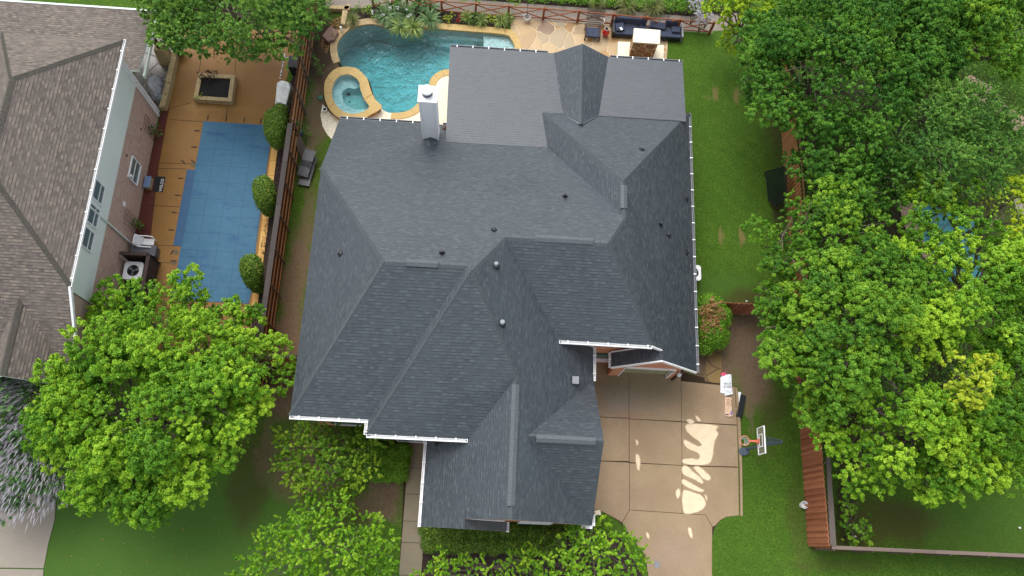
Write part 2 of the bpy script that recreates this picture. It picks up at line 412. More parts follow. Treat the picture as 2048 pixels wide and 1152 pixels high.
K['deck'] = m_concrete('stained_deck', (.165,.077,.013), (.235,.116,.022), [(440,160,2,1.2,.5,(.17,.075,.02)),(520,170,1.5,1.6,.5,(.20,.085,.02)),(370,190,.6,2.5,.45,(.19,.09,.025)),(370,300,.8,1.6,.4,(.22,.115,.035)),(540,130,1.0,.8,.6,(.14,.06,.02)),(340,560,.7,2,.3,(.26,.12,.04)),(420,215,2.0,.3,.4,(.34,.20,.07))], .6)
K['joint'] = m_plain('joint', (.045,.03,.018), .9, .1)
K['cover'] = None
K['coping'] = m_noise('gold_coping', (.40,.27,.085), (.50,.345,.13), 1.2, .6, .002, 18)
K['coping2'] = m_noise('aged_coping', (.28,.20,.10), (.44,.32,.16), 1.2, .65, .002, 14)
K['coping3'] = m_wood('orange_coping', (.42,.22,.055), (.55,.33,.10), 'X', .1)
K['patio'] = m_flag('flagstone_patio', [(0,(.36,.21,.075)),(.2,(.42,.29,.14)),(.45,(.31,.26,.17)),(.6,(.40,.22,.07)),(.72,(.17,.11,.085)),(.85,(.44,.32,.17))], (.46,.34,.19), 1.15, .4)
K['facest'] = m_flag('flagstone_face', [(0,(.22,.10,.045)),(.3,(.34,.17,.055)),(.6,(.25,.15,.10)),(.9,(.36,.20,.08))], (.68,.55,.38), 2.4, .6)
K['path'] = m_flag('flagstone_strip', [(0,(.17,.10,.03)),(.4,(.21,.135,.04)),(.8,(.19,.11,.038))], (.07,.045,.02), 1.3, .5)
K['stone'] = m_noise('tan_stone', (.26,.19,.09), (.42,.32,.17), 2.5, .8, .01, 12)
K['slate'] = m_flag('slate_floor', [(0,(.12,.105,.10)),(.5,(.17,.15,.14)),(.9,(.22,.19,.17))], (.12,.10,.095), 1.2, .3)
K['mulch'] = m_noise('red_mulch', (.075,.016,.012), (.15,.045,.030), 6, .9, .03, 40)
K['mulchd'] = m_noise('dark_mulch', (.022,.014,.012), (.055,.035,.028), 5, .9, .03, 35)
K['gravelw'] = m_noise('alley_paving', (.17,.145,.12), (.26,.22,.18), 1.5, .8, .01, 14)
K['brickp'] = m_noise('tan_path', (.36,.24,.16), (.46,.33,.23), 1, .7, .002, 16)
K['soil'] = m_noise('black_soil', (.010,.010,.011), (.030,.028,.026), 8, .9, .03, 50)
K['fence'] = m_wood('red_stained_boards', (.20,.062,.028), (.42,.160,.080))
K['fencel'] = m_wood('orange_stained_boards', (.040,.016,.007), (.105,.045,.018))
K['fenceo'] = m_wood('bright_orange_boards', (.34,.15,.055), (.46,.23,.09))
K['rail'] = m_wood('orange_rails', (.24,.11,.042), (.34,.17,.07), 'Y')
K['raild'] = m_wood('red_brown_rail', (.19,.055,.020), (.28,.090,.035), 'X')
K['capw'] = m_wood('grey_weathered_cap', (.030,.024,.022), (.055,.045,.040), 'Y')
K['capr'] = m_wood('grey_red_cap', (.11,.085,.07), (.20,.15,.12), 'X')
K['greyw'] = m_wood('grey_wood', (.075,.062,.052), (.15,.12,.10), 'Y')
K['brownd'] = m_wood('dark_brown_boards', (.035,.022,.018), (.065,.042,.034))
K['bark'] = m_noise('bark', (.10,.075,.055), (.19,.155,.12), 5, .9, .02, 14)
K['plaster'] = m_noise('pool_plaster', (.33,.47,.47), (.40,.55,.55), .8, .6)
K['plasterl'] = m_noise('pale_plaster', (.38,.52,.52), (.46,.60,.60), .8, .6)
K['lidc'] = m_plain('lid_plastic', (.13,.10,.06), .8, .1)
K['ventg'] = m_plain('galvanised_cap', (.22,.235,.245), .5, .4)
K['blue'] = m_plain('blue_plastic', (.02,.12,.35), .4, .4)
def m_cover():
    m,nt,b = newmat('blue_pool_cover'); n = N(nt); co = n('TexCoord').outputs['Object']
    t = n('TexBrick', Vector=co, Scale=1.0, i5=.012, i6=.2, i8=.98, i9=.98, Color1=(0,0,0,1), Color2=(.1,.1,.1,1), Mortar=(1,1,1,1)); t.offset = 0
    col = mixc(n, noisef(n, .6, 4, .6, co), (.028,.098,.165), (.040,.122,.195))
    col = mixc(n, n('MapRange', i0=noisef(n, 1.1, 4, .55, n('VectorMath', _operation='MULTIPLY', i0=co, i1=(.5,1.6,1)).outputs[0],   .54, .68), i3=0, i4=.7).outputs[0], col, (.014,.062,.150))
    col = mixc(n, n('MapRange', i0=t.outputs[1], i3=0, i4=.6).outputs[0], col, (.008,.032,.065))
    col = mixc(n, n('MapRange', i0=noisef(n, 30, 2, .7, co), i3=0, i4=.15).outputs[0], col, (.06,.16,.27))
    wv = n('VectorMath', _operation='MULTIPLY_ADD', i0=n('TexNoise', Vector=co, Scale=1.8, Detail=4).outputs[1], i1=(.5,.5,0), i2=n('VectorMath', _operation='ADD', i0=co, i1=(-.25,-.25,0)).outputs[0]).outputs[0]
    for px,py,rx,ry,st in ((425,262,.5,.35,.7),(452,262,.4,.3,.6),(520,262,.55,.2,.85),(515,275,.55,.14,.7),(518,290,.5,.13,.8),(512,305,.4,.15,.7),(490,290,.35,.5,.5),(505,322,.3,.1,.6),(380,400,.25,2.6,.35)):
        x,y,_ = at(px,py)
        q = n('VectorMath', _operation='MULTIPLY', i0=n('VectorMath', _operation='SUBTRACT', i0=wv, i1=(x,y,0)).outputs[0], i1=(1/rx,1/ry,0)).outputs[0]
        col = mixc(n, n('MapRange', i0=n('VectorMath', _operation='LENGTH', i0=q).outputs[1], i1=1.2, i2=.5, i3=0, i4=st).outputs[0], col, (.008,.042,.105))
    bump(n, b, noisef(n, 1.4, 3, .5, co), .03)
    return fin(m, nt, b, col, .6, .2)
K['cover'] = m_cover()
def m_water(name, absorb, dens):
    m,nt,b = newmat(name); n = N(nt); co = n('TexCoord').outputs['Object']
    tr = n('BsdfTransparent', Color=(1,1,1,1)); gl = n('BsdfGlossy', Roughness=.05)
    w1 = n('TexNoise', Vector=co, Scale=2.2, Detail=5, Roughness=.62, Distortion=1.4)
    bn = n('Bump', Height=w1.outputs[0], Distance=.35, Strength=1.0)
    nt.links.new(bn.outputs[0], gl.inputs['Normal'])
    fr = n('Fresnel', IOR=1.33, Normal=bn.outputs[0])
    f = n('Math', _operation='MULTIPLY', i0=fr.outputs[0], i1=2.5).outputs[0]
    geo = n('NewGeometry')
    f = n('Math', _operation='MULTIPLY', i0=f, i1=n('Math', _operation='SUBTRACT', i0=1.0, i1=geo.outputs['Backfacing']).outputs[0]).outputs[0]
    mx = n('MixShader', i0=f, i1=tr.outputs[0], i2=gl.outputs[0])
    nt.links.new(mx.outputs[0], nt.nodes['Material Output'].inputs[0])
    va = n('VolumeAbsorption', Color=c4(absorb), Density=dens)
    nt.links.new(va.outputs[0], nt.nodes['Material Output'].inputs[1])
    return m
K['water'] = m_water('pool_water', (.04,.75,.80), .52)
K['swater'] = m_water('spa_water', (.05,.76,.76), .7)
LF = {
 'bright': m_leaf('bright_green_leaves', (.045,.150,.009), (.165,.370,.018), (.42,.62,.04)),
 'mid':    m_leaf('mid_green_leaves', (.036,.125,.011), (.122,.295,.020), (.31,.50,.035)),
 'deep':   m_leaf('deep_green_leaves', (.022,.088,.011), (.072,.215,.020), (.19,.39,.035)),
 'fine':   m_leaf('grey_green_leaves', (.036,.118,.016), (.110,.250,.034), (.26,.44,.06)),
 'blue':   m_leaf('feathery_green_leaves', (.036,.125,.022), (.105,.255,.036), (.23,.42,.06)),
 'olive':  m_leaf('olive_leaves', (.050,.130,.010), (.145,.29,.018), (.33,.46,.03)),
 'yellow': m_leaf('yellow_green_leaves', (.11,.24,.010), (.32,.50,.018), (.62,.70,.04)),
 'gold':   m_leaf('golden_leaves', (.20,.32,.02), (.40,.50,.03), (.60,.66,.05)),
 'box':    m_leaf('clipped_leaves', (.025,.080,.010), (.095,.200,.022), (.30,.40,.05)),
 'brown':  m_leaf('dead_leaves', (.15,.075,.028), (.32,.17,.065), (.46,.28,.13), .1),
 'lilac':  m_leaf('lilac_flowers', (.40,.38,.42), (.54,.51,.56), (.70,.67,.70), .3),
 'vitex':  m_leaf('chaste_tree_leaves', (.040,.110,.030), (.095,.220,.060), (.19,.34,.11)),
 'red':    m_leaf('red_flowers', (.25,.01,.01), (.45,.02,.02), (.6,.04,.03)),
 'purple': m_leaf('purple_leaves', (.020,.008,.014), (.040,.016,.026), (.07,.03,.04)),
 'white':  m_leaf('white_flowers', (.5,.5,.5), (.7,.7,.68), (.8,.8,.78)),
 'blade':  m_leaf('strap_leaves', (.035,.085,.030), (.10,.20,.07), (.26,.36,.15), .2),
 'blady':  m_leaf('pale_strap_leaves', (.08,.15,.03), (.20,.30,.07), (.42,.48,.14), .2),
 'grass':  m_leaf('tawny_blades', (.08,.12,.03), (.20,.22,.07), (.38,.33,.14), .2),
}

# ------------------------------------------------------------ foliage (numpy)
def quads_mesh(name, V, tint, mat, parent=None):
    """V: (n,4,3) quads"""
    n = len(V); off = parent.get('_off', (0,0,0)) if parent else (0,0,0)
    me = bpy.data.meshes.new(name)
    me.vertices.add(n*4); me.vertices.foreach_set('co', (V.reshape(-1,3)-np.array(off)).astype(np.float32).ravel())
    me.loops.add(n*4); me.loops.foreach_set('vertex_index', np.arange(n*4, dtype=np.int32))
    me.polygons.add(n); me.polygons.foreach_set('loop_start', np.arange(0, n*4, 4, dtype=np.int32))
    a = me.attributes.new('tint', 'FLOAT', 'POINT'); a.data.foreach_set('value', np.repeat(np.clip(tint,0,1),4).astype(np.float32))
    me.materials.append(mat); me.update(calc_edges=True)
    o = bpy.data.objects.new(name, me); COL.objects.link(o)
    if parent: o.parent = parent
    return o
def nrm(a): return a/np.maximum(np.linalg.norm(a,axis=-1,keepdims=True),1e-9)
def leafquads(rs, P, Nn, L, W, droop=None):
    """rhombic leaves at P, facing Nn"""
    n = len(P); r = rs.normal(size=(n,3)); ax = nrm(r-(r*Nn).sum(1,keepdims=True)*Nn)
    if droop is not None: ax = nrm(ax*.6+droop); Nn = nrm(Nn-(ax*Nn).sum(1,keepdims=True)*ax)
    sd = np.cross(Nn, ax)
    s = rs.uniform(.65,1.25,(n,1)); l = L*s; w = W*s
    return np.stack([P-ax*l/2, P+sd*w/2+ax*l*.08, P+ax*l/2, P-sd*w/2+ax*l*.08], 1)
def sphdirs(rs, n, zmin):
    d = nrm(rs.normal(size=(int(n*2.5)+8,3))); d = d[d[:,2]>zmin]; return d[:n]
def crown(lobes, rs, subr=(.55,1.0), dens=.55, tsp=.36, tr=.24, per=60, leaf=(.14,.085), fill=18, squash=.8, tv=.22, zmin=-.25, shoot=0.0, holes=.0, rlo=.45):
    C = np.array([l[:3] for l in lobes],float); Rr = np.array([l[3] for l in lobes],float)
    Q=[]; T=[]
    for i,(c,R) in enumerate(zip(C,Rr)):
        n = max(3,int(2*PI*R*R*dens)); d = sphdirs(rs, n, zmin)
        rad = R*rs.uniform(rlo,1.02,(len(d),1)); sc = c+d*rad*np.array([1,1,squash])
        keep = np.ones(len(d),bool)
        for j,(c2,R2) in enumerate(zip(C,Rr)):
            if j!=i:
                q=(sc-c2)/np.array([1,1,squash]); keep &= np.linalg.norm(q,axis=1) > R2*.62
        keep &= rs.random(len(d)) > holes
        sc, d = sc[keep], d[keep]
        for k in range(len(sc)):
            sr = rs.uniform(*subr)*min(1,.45+R/3); m = max(4,int(2*PI*sr*sr/(tsp*tsp)*.9))
            td = sphdirs(rs, m, -.3); td = nrm(td+.35*d[k]+np.array([0,0,.15])); tc = sc[k]+td*sr*rs.uniform(.65,1.05,(len(td),1))*np.array([1,1,.85])
            st = rs.normal(.5,tv); ti = st+rs.normal(0,.12,len(td))
            cnt = rs.poisson(per, len(td)); idx = np.repeat(np.arange(len(td)), cnt)
            off = nrm(rs.normal(size=(len(idx),3)))*rs.random((len(idx),1))**.5*tr*sr/.75
            if shoot:
                along = rs.random((len(idx),1))**.8*shoot; off = off*.45*(1.2-along/shoot*.7)+td[idx]*along
            else:
                pr = (off*td[idx]).sum(1,keepdims=True); off = off+td[idx]*np.abs(pr)*.6
            P = tc[idx]+off
            Nn = nrm(td[idx]*.7+np.array([0,0,.45])+rs.normal(0,.55,(len(idx),3)))
            Q.append(leafquads(rs,P,Nn,*leaf)); T.append(ti[idx]+rs.normal(0,.06,len(idx)))
        nf = int(4*PI*R*R*fill*.5)
        if nf:
            d = sphdirs(rs, nf, -.5); P = c+d*R*rs.uniform(.35,.72,(len(d),1))*np.array([1,1,squash])
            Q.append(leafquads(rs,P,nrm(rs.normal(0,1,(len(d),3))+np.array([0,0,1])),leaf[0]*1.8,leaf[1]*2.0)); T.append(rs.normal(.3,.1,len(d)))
    return np.concatenate(Q), np.concatenate(T)

def limbs(t, base, lobes, r=.16, seed=0, name='trunk'):
    """trunk with a limb running into every lobe and finer branches"""
    rr = random.Random(seed); mb = MB(); bx,by = base
    zc = sum(l[2] for l in lobes)/len(lobes); zf = zc*.42
    cx = sum(l[0] for l in lobes)/len(lobes); cy = sum(l[1] for l in lobes)/len(lobes)
    f = Vector((bx+(cx-bx)*.35, by+(cy-by)*.35, zf))
    mb.tube([(bx,by,-.05),(bx+.03,by,zf*.5),f],[r*1.25,r,r*.85],9)
    for l in lobes:
        e = Vector(l[:3]); mid = f.lerp(e,.55)+Vector((rr.uniform(-.2,.2),rr.uniform(-.2,.2),.25))
        tip = e+Vector((0,0,l[3]*.35))
        mb.tube([f,mid,e,tip],[r*.6,r*.42,r*.26,r*.1],6)
        for _ in range(6):
            a = rr.uniform(0,2*PI); el_ = rr.uniform(-.1,.9); q = e+Vector((math.cos(a)*math.cos(el_),math.sin(a)*math.cos(el_),math.sin(el_)*.8))*l[3]*.85
            m2 = mid.lerp(e,rr.uniform(.2,1)); mb.tube([m2,m2.lerp(q,.55)+Vector((0,0,.1)),q],[r*.22,r*.14,r*.05],5)
    return mb.build(name, K['bark'], t)

def tree(name, label, lobes, leafmat, base=None, seed=1, cat='tree', group=None, tr_r=.16, **kw):
    """lobes given as (px, py, z, R)"""
    L = [(*at(a,b,z)[:2], z, R) for a,b,z,R in lobes]
    if base is None: base = (sum(l[0]*l[3] for l in L)/sum(l[3] for l in L), sum(l[1]*l[3] for l in L)/sum(l[3] for l in L))
    else: base = at(*base)[:2]
    t = thing(name, label, cat, (base[0],base[1],0), group)
    limbs(t, base, L, tr_r, seed)
    rs = np.random.RandomState(seed)
    V,T = crown(L, rs, **kw)
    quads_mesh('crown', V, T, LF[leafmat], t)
    return t

def bladeplant(name, label, x, y, z, r, h, mat, n=60, seed=0, wd=.035, cat='plant', group=None, parent=None):
    """rosette of arching strap leaves, three segments each"""
    rs = np.random.RandomState(seed); V=[]; T=[]
    for k in range(n):
        a = rs.uniform(0,2*PI); el_ = rs.uniform(.15,1.35); L = r*rs.uniform(.75,1.15); ti = rs.uniform(0,1)
        d = np.array([math.cos(a),math.sin(a),0]); s_ = np.array([-math.sin(a),math.cos(a),0])
        p = np.array([x,y,z])+d*.04; prev = p; w0 = wd*.6; ang = el_
        for sgm in range(4):
            step = L/3.2*(math.cos(ang)*d+math.sin(ang)*np.array([0,0,h/r])); q = prev+step; w1 = wd*(1,.9,.6,.05)[sgm]
            V.append([prev-s_*w0/2,prev+s_*w0/2,q+s_*w1/2,q-s_*w1/2]); T.append(ti); prev=q; w0=w1; ang -= .38
    if parent is None:
        t = thing(name, label, cat, (x,y,z), group)
    else: t = parent
    quads_mesh('leaves', np.array(V), np.array(T), LF[mat], t)
    return t

def shell(lobes, rs, per_m2=1300, leaf=(.08,.052), zmin=-.5, rough=.09):
    C=np.array([l[:3] for l in lobes],float); Rr=[l[3] for l in lobes]; Q=[]; T=[]
    for i,(c,R) in enumerate(zip(C,Rr)):
        d=sphdirs(rs,int(4*PI*R*R*per_m2*.75),zmin); ph=np.sin(d[:,:1]*9+i)*np.cos(d[:,1:2]*8-i*2)
        P=c+d*R*(1+rs.normal(-.02,rough,(len(d),1))+.05*ph); keep=np.ones(len(d),bool)
        for j in range(len(Rr)):
            if j!=i: keep&=np.linalg.norm(P-C[j],axis=1)>Rr[j]*.9
        P,d=P[keep],d[keep]; Q.append(leafquads(rs,P,nrm(d+rs.normal(0,.5,d.shape)+np.array([0,0,.2])),*leaf)); T.append(rs.normal(.5,.27,len(P)))
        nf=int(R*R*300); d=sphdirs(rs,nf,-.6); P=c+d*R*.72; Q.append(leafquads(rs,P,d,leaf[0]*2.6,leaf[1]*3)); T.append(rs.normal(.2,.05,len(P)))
    return np.concatenate(Q),np.concatenate(T)
def clipped(name,label,L,mat,seed=1,group=None,cat='shrub',stem=True,**kw):
    t=thing(name,label,cat,(L[0][0],L[0][1],0),group)
    if stem: MB().tube([(L[-1][0],L[-1][1],0),(L[0][0],L[0][1],L[0][2])],[.05,.03],7).build('stem',K['bark'],t)
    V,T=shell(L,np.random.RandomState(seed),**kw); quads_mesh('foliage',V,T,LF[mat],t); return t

def bush(name, label, lobes, mat, seed=1, cat='shrub', group=None, world=False, stems=True, **kw):
    kw = dict(dict(subr=(.22,.4), dens=2.2, tsp=.2, tr=.14, per=34, leaf=(.075,.05), fill=30), **kw)
    L = lobes if world else [(*at(a,b,z)[:2], z, R) for a,b,z,R in lobes]
    bx,by = L[0][0],L[0][1]
    t = thing(name, label, cat, (bx,by,0), group)
    mb = MB(); rr = random.Random(seed)
    for l in L:
        for _ in range(4):
            a = rr.uniform(0,2*PI); mb.tube([(l[0],l[1],0),(l[0]+math.cos(a)*l[3]*.3,l[1]+math.sin(a)*l[3]*.3,l[2]*.6),(l[0]+math.cos(a)*l[3]*.6,l[1]+math.sin(a)*l[3]*.6,l[2]+l[3]*.2)],[.025,.018,.006],5)
    if stems: mb.build('stem', K['bark'], t)
    V,T = crown(L, np.random.RandomState(seed), **kw)
    quads_mesh('foliage', V, T, LF[mat], t)
    return t
# ------------------------------------------------------------ ground
POOL = spline(ats([(673,100),(677,80),(700,57),(725,49.5),(745,48),(766,52),(790,60),(830,58),(870,57),(940,62),(1010,68.5),(1024,79),(1031,98),(1020,125),(960,142),(897,141),(884,143),(871,150),(862,161),(858,176),(849,191),(838,206),(824,220),(802,227),(779,226),(762,216),(748,190),(738,160),(715,142),(690,135),(679,124)]), 5)
SPO = spline(ats([(648,185),(651,160),(668,139),(690,133),(712,136),(727,148),(736,160),(742,180),(751,198),(764,214),(742,229),(722,238),(690,239),(668,229),(654,210)], .45), 5)
SPI = spline(ats([(664,185),(668,166),(677,154),(690,149),(704,151),(717,162),(721,180),(728,198),(738,213),(726,223),(708,227),(690,224),(676,214),(667,200)], .45), 5)
SPO0 = offset(SPO, -.08)
big = [(-400,-400),(400,-400),(400,400),(-400,400)]
near = [(-45,-20),(50,-20),(50,50),(-45,50)]
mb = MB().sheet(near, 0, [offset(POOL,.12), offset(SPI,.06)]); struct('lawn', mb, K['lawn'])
K['far'] = m_noise('far_grass', (.040,.10,.010), (.07,.15,.02), .05, .9, 0, 3)
mb = MB().sheet(big, -.02, [[(-44.9,-19.9),(49.9,-19.9),(49.9,49.9),(-44.9,49.9)]]); struct('ground', mb, K['far'])

def slabs(name, lines, mat, z0, z1, base=True):
    mb = MB()
    for poly in lines: mb.prism(offset(ats(poly), -.012), z0, z1)
    return struct(name, mb, mat)
# driveway: slabs with real joints over a dark bed
RB = [(1472,1031),(1452,1034),(1440,1041),(1430,1055),(1424,1075),(1424,1110),(1424,1180),(1424,1300),(1300,1300),(1300,1180),(1290,1110),(1262,1075),(1240,1045),(1225,1035),(1205,1024),(1180,1018)]
mb = MB().sheet(ats([(1180,690),(1351,740),(1470,772),(1476,1030)]+RB[1:]), .004); struct('driveway_bed', mb, K['joint'])
slabs('driveway', [
 [(1180,690),(1213,690),(1257.5,700),(1258,836.5),(1180,833)], [(1257.5,740),(1361.5,740),(1363,843),(1258,838)], [(1361.5,762),(1469,773),(1474,850),(1363,843.5)],
 [(1180,833),(1258,837),(1258.5,923),(1180,921)], [(1258,838),(1363,844),(1364,931),(1258.5,925)], [(1363,844),(1474,851),(1476.5,934),(1364,931)],
 [(1180,921),(1258.5,925),(1259,1020),(1244,1045),(1225,1034),(1205,1024),(1180,1018)], [(1258.5,926),(1364,931),(1364,1027),(1259,1020)],
 [(1364,932),(1476.5,935),(1478,1031),(1452,1034),(1440,1041),(1430,1052),(1424.5,1054),(1411,1030),(1364,1027)],
 [(1259,1020),(1364,1027),(1411,1030),(1424.5,1054),(1424,1110),(1424,1300),(1300,1300),(1300,1180),(1290,1110),(1262,1075),(1244,1045)]], K['conc'], .0, .03)
mb = MB().prism(ats([(1469,775),(1474,850),(1478,935),(1479.5,1033),(1484,1031),(1483,935),(1480,850),(1475,790),(1473,778)]), -.02, .12)
struct('driveway_curb', mb, K['conc'])
# dry islands on the wet concrete
dry = [[(1374,849),(1400,848),(1434,852),(1432,860),(1436,868),(1430,880),(1427,895),(1424,915),(1415,928),(1390,929),(1368,926),(1367,919),(1383,917),(1396,919),(1400,911),(1392,903),(1378,898),(1369,888),(1369,880),(1382,886),(1396,893),(1404,890),(1398,882),(1384,872),(1373,860)],
 [(1366,933),(1374,933),(1382,940),(1391,948),(1400,955),(1406,964),(1402,966),(1388,958),(1372,951),(1365,945)],[(1388,935),(1398,934),(1411,944),(1421,955),(1417,960),(1407,957),(1397,946)],
 [(1366,959),(1376,963),(1388,970),(1400,977),(1407,981),(1400,983),(1384,978),(1366,968)],[(1366,984),(1376,982),(1388,986),(1400,990),(1408,998),(1411,1007),(1406,1017),(1392,1024),(1372,1027),(1366,1018)],
 [(1272,910),(1278,912),(1280,925),(1278,940),(1274,934)],[(1377,1056),(1382,1058),(1384,1068),(1384,1076),(1378,1068)],[(1293,1065),(1297,1069),(1298,1077),(1294,1073)],[(1374,840),(1382,839),(1388,845),(1380,848)],[(1391,832),(1396,834),(1401,841),(1396,841)],[(1352,984),(1358,978),(1360,990),(1355,996)],[(1410,990),(1414,994),(1413,1000)],[(1272,880),(1276,884),(1274,890)]]
mb = MB()
for d in dry: mb.sheet(spline(ats(d,.034),4), .034)
mb2 = MB(); K['damp'] = m_noise('damp_concrete', (.36,.26,.155), (.44,.33,.205), 3, .7)
for d in dry: mb2.sheet(offset(spline(ats(d,.034),4),.035), .0325)
struct('driveway_damp_fringe', mb2, K['damp'])
for k_,v_ in enumerate(mb.v): mb.v[k_] = (v_[0]+.012*math.sin(v_[1]*37+k_), v_[1]+.012*math.cos(v_[0]*41+k_), v_[2])
struct('driveway_dry_patches', mb, K['dry'])
K['patch'] = m_noise('asphalt_patch', (.16,.17,.18),(.24,.25,.26),8,.8)
mb = MB().sheet(spline(ats([(1310,1122),(1318,1124),(1319,1133),(1312,1136),(1308,1130)]),4), .035); struct('driveway_repair_patch', mb, K['patch'])
# walkway
wy = [850,884,936,988,1042,1085,1150,1215]
def wl(y): return 818.5-(y-884)*.079
def wr(y): return wl(y)+(45 if y>1000 else 44)
slabs('walkway', [[(wl(a),a),(wr(a),a+1),(wr(b),b+1),(wl(b),b)] for a,b in zip(wy,wy[1:])], K['walk'], -.03, .03)
mb = MB().sheet(ats([(812,880),(846,880),(848,1300),(790,1300)]), .004); struct('walkway_bed', mb, K['joint'])
# grey drive of the left house
slabs('left_driveway', [[(-120,985),(113,985),(110,1040),(98,1085),(88,1137),(-120,1134)],[(-120,1135),(88,1138.5),(78,1300),(-120,1300)]], K['nconc'], -.03, .03)
# flagstone strip by the garage corner
mb = MB().prism(ats([(1413,707),(1443,695),(1443,742),(1444,768),(1409,763)]), -.02, .02); struct('flagstone_strip', mb, K['path'])
# stained pool deck next door
mb = MB().prism(ats([(345,100),(345,60),(600,60),(566,185),(548,250),(505,612),(500,720),(270,720),(276,560),(300,490),(318,330),(339,216),(322,216)]), -.03, .012)
for a,b,c,d in [(*p,*q) for p,q in [((340,216),(382,206)),((340,239),(408,244)),((455,212),(452,243)),((476,60),(470,146)),((411,60),(398,146)),((318,326),(390,328)),((316,337),(372,338)),((299,411),(361,414)),((297,490),(350,492)),((288,600),(345,606)),((286,525),(350,526))]]:
    p,q = Vector(at(a,b)[:2]),Vector(at(c,d)[:2]); s_=(q-p).normalized().orthogonal()*.014
    mb.prism([tuple(p-s_),tuple(q-s_),tuple(q+s_),tuple(p+s_)], .0, .015, m=1)
struct('stained_pool_deck', mb, [K['deck'], K['joint']])
mb = MB()
ys = [290,322,352,400,440,462,500,540,580,612]
for a,b in zip(ys,ys[1:]):
    l=lambda y: 543-(y-290)*.128; mb.prism(offset(ats([(l(a)+1,a),(l(a)+14,a),(l(b)+14,b),(l(b)+1,b)]),-.008), .0, .05)
struct('pool_edge_stones', mb, K['coping3'])
mb = MB().sheet(ats([(342,216),(323,220),(285,385),(262,490),(278,505),(306,490),(334,330)]), .006); struct('mulch_bed', mb, K['mulch'])
mb = MB().sheet(ats([(560,200),(600,130),(545,654),(500,720),(505,600)]), .005); struct('fence_planting_bed', mb, K['mulchd'])
mb = MB().prism(ats([(270,148),(300,60),(345,95),(345,105),(323,220),(282,215)]), -.03, .02); struct('covered_patio_floor', mb, K['slate'])
# decks round the pool
i0 = min(range(len(POOL)), key=lambda i: (POOL[i][0]-at(1031,98)[0])**2+(POOL[i][1]-at(1031,98)[1])**2)
i1 = min(range(len(POOL)), key=lambda i: (POOL[i][0]-at(762,216)[0])**2+(POOL[i][1]-at(762,216)[1])**2)
low = POOL[i0:i1+1]
mb = MB().prism(ats([(1120,60),(1120,330),(880,330),(700,305),(668,283),(655,270),(645,252),(641,230),(645,208),(662,228),(690,243),(735,240)][::1])+low[::-1], -.03, .014)
struct('cream_pool_deck', mb, K['cream'])
mb = MB().prism(ats([(1021,64),(1022,45),(1030,37),(1100,42),(1190,48),(1337,58),(1333,130),(1328,330),(1120,330),(1100,120),(1034,100),(1031,80)]), -.03, .02)
struct('flagstone_patio', mb, K['patio'])
mb = MB().sheet(ats([(760,12),(880,22),(1032,35),(1022,46),(1015,58),(880,50),(790,58),(765,46),(715,40),(700,20)]), .01); struct('flower_bed', mb, K['mulchd'])
mb = MB().sheet(ats([(600,-60),(1500,-20),(1500,58),(1425,62),(1425,66),(1336,60),(1020,50),(884,26),(640,12)]), .004); struct('alley', mb, K['gravelw'])
mb = MB().sheet(ats([(600,-130),(1500,-90),(1500,24),(1380,33),(1200,18),(900,-4),(600,-14)]), .008); struct('planting_strip', mb, K['mulchd'])
mb = MB().sheet(ats([(846,1056),(1192,1056),(1240,1075),(1290,1160),(1290,1215),(846,1215)]), .006); struct('front_bed', mb, K['mulchd'])
mb = MB().prism(ats([(1940,150),(1985,175),(2010,210),(2048,235),(2200,260),(2200,330),(2030,262),(1990,235),(1900,180)]), -.03, .03); struct('tan_path', mb, K['brickp'])
mb = MB().prism(ats([(2025,395),(2200,360),(2200,440),(2040,440)]), -.03, .03); struct('pale_paving', mb, K['nconc'])

# ------------------------------------------------------------ our pool and spa
t = thing('swimming_pool', 'freeform turquoise swimming pool with tan stone coping behind the charcoal roof', 'pool', (*POOL[0], 0))
inn, out = offset(POOL,-.05), offset(POOL,.36)
def inpoly(p, poly):
    c=False; n=len(poly)
    for k in range(n):
        (x1,y1),(x2,y2)=poly[k-1],poly[k]
        if (y1>p[1])!=(y2>p[1]) and p[0]<(x2-x1)*(p[1]-y1)/(y2-y1)+x1: c=not c
    return c
mb = MB(); mb2 = MB(); n = len(POOL); k = 0; st=0
SPB = offset(SPO, .0)
while k < n:
    L = 0; j = k
    while j < n and L < (.62 if (st%3) else .5): 
        a,b = POOL[j%n],POOL[(j+1)%n]; L += math.hypot(a[0]-b[0],a[1]-b[1]); j += 1
    idx = [i%n for i in range(k,j+1)]
    if not any(inpoly(out[i],SPB) or inpoly(POOL[i],SPB) for i in idx):
        poly = [inn[i] for i in idx]+[out[i] for i in reversed(idx)]
        m_ = mb if (POOL[k][0] < at(770,60)[0] and POOL[k][1] > 24) else mb2
        m_.prism(offset(poly,-.006), -.10, .05+rnd.uniform(-.004,.004))
    k = j; st += 1
mb.build('coping', K['coping2'], t); mb2.build('coping', K['coping'], t)
bp = offset(POOL,.015)
mb = MB().skirt(bp, -2.5, .0); base_i = len(mb.v); mb.sheet(bp, 0)
for i in range(base_i,len(mb.v)):
    x,y,_ = mb.v[i]; mb.v[i] = (x,y,-1.9+.09*max(0,x+8))
mb.build('basin', K['plaster'], t)
mb = MB(); zf=-2.4
mb.prism(ats([(963,60),(968,80),(966,100),(955,150),(1035,150),(1036,98),(1027,76),(1012,62)],-.3), zf, -.32)
mb.prism(ats([(838,50),(963,60),(968,80),(920,77),(860,73)],-.5), zf, -.62)
mb.prism(ats([(866,71),(920,76),(953,79),(953,97),(870,90)],-.9), zf, -1.0)
mb.build('step', K['plasterl'], t)
wv = MB().prism(POOL, -2.45, -.09); wv.build('water', K['water'], t)
mb = MB(); p=at(697.5,29)[:2]
t = thing('spa', 'round raised spa with gold stone rim spilling into the pool', 'spa', (*at(692,188)[:2], 0))
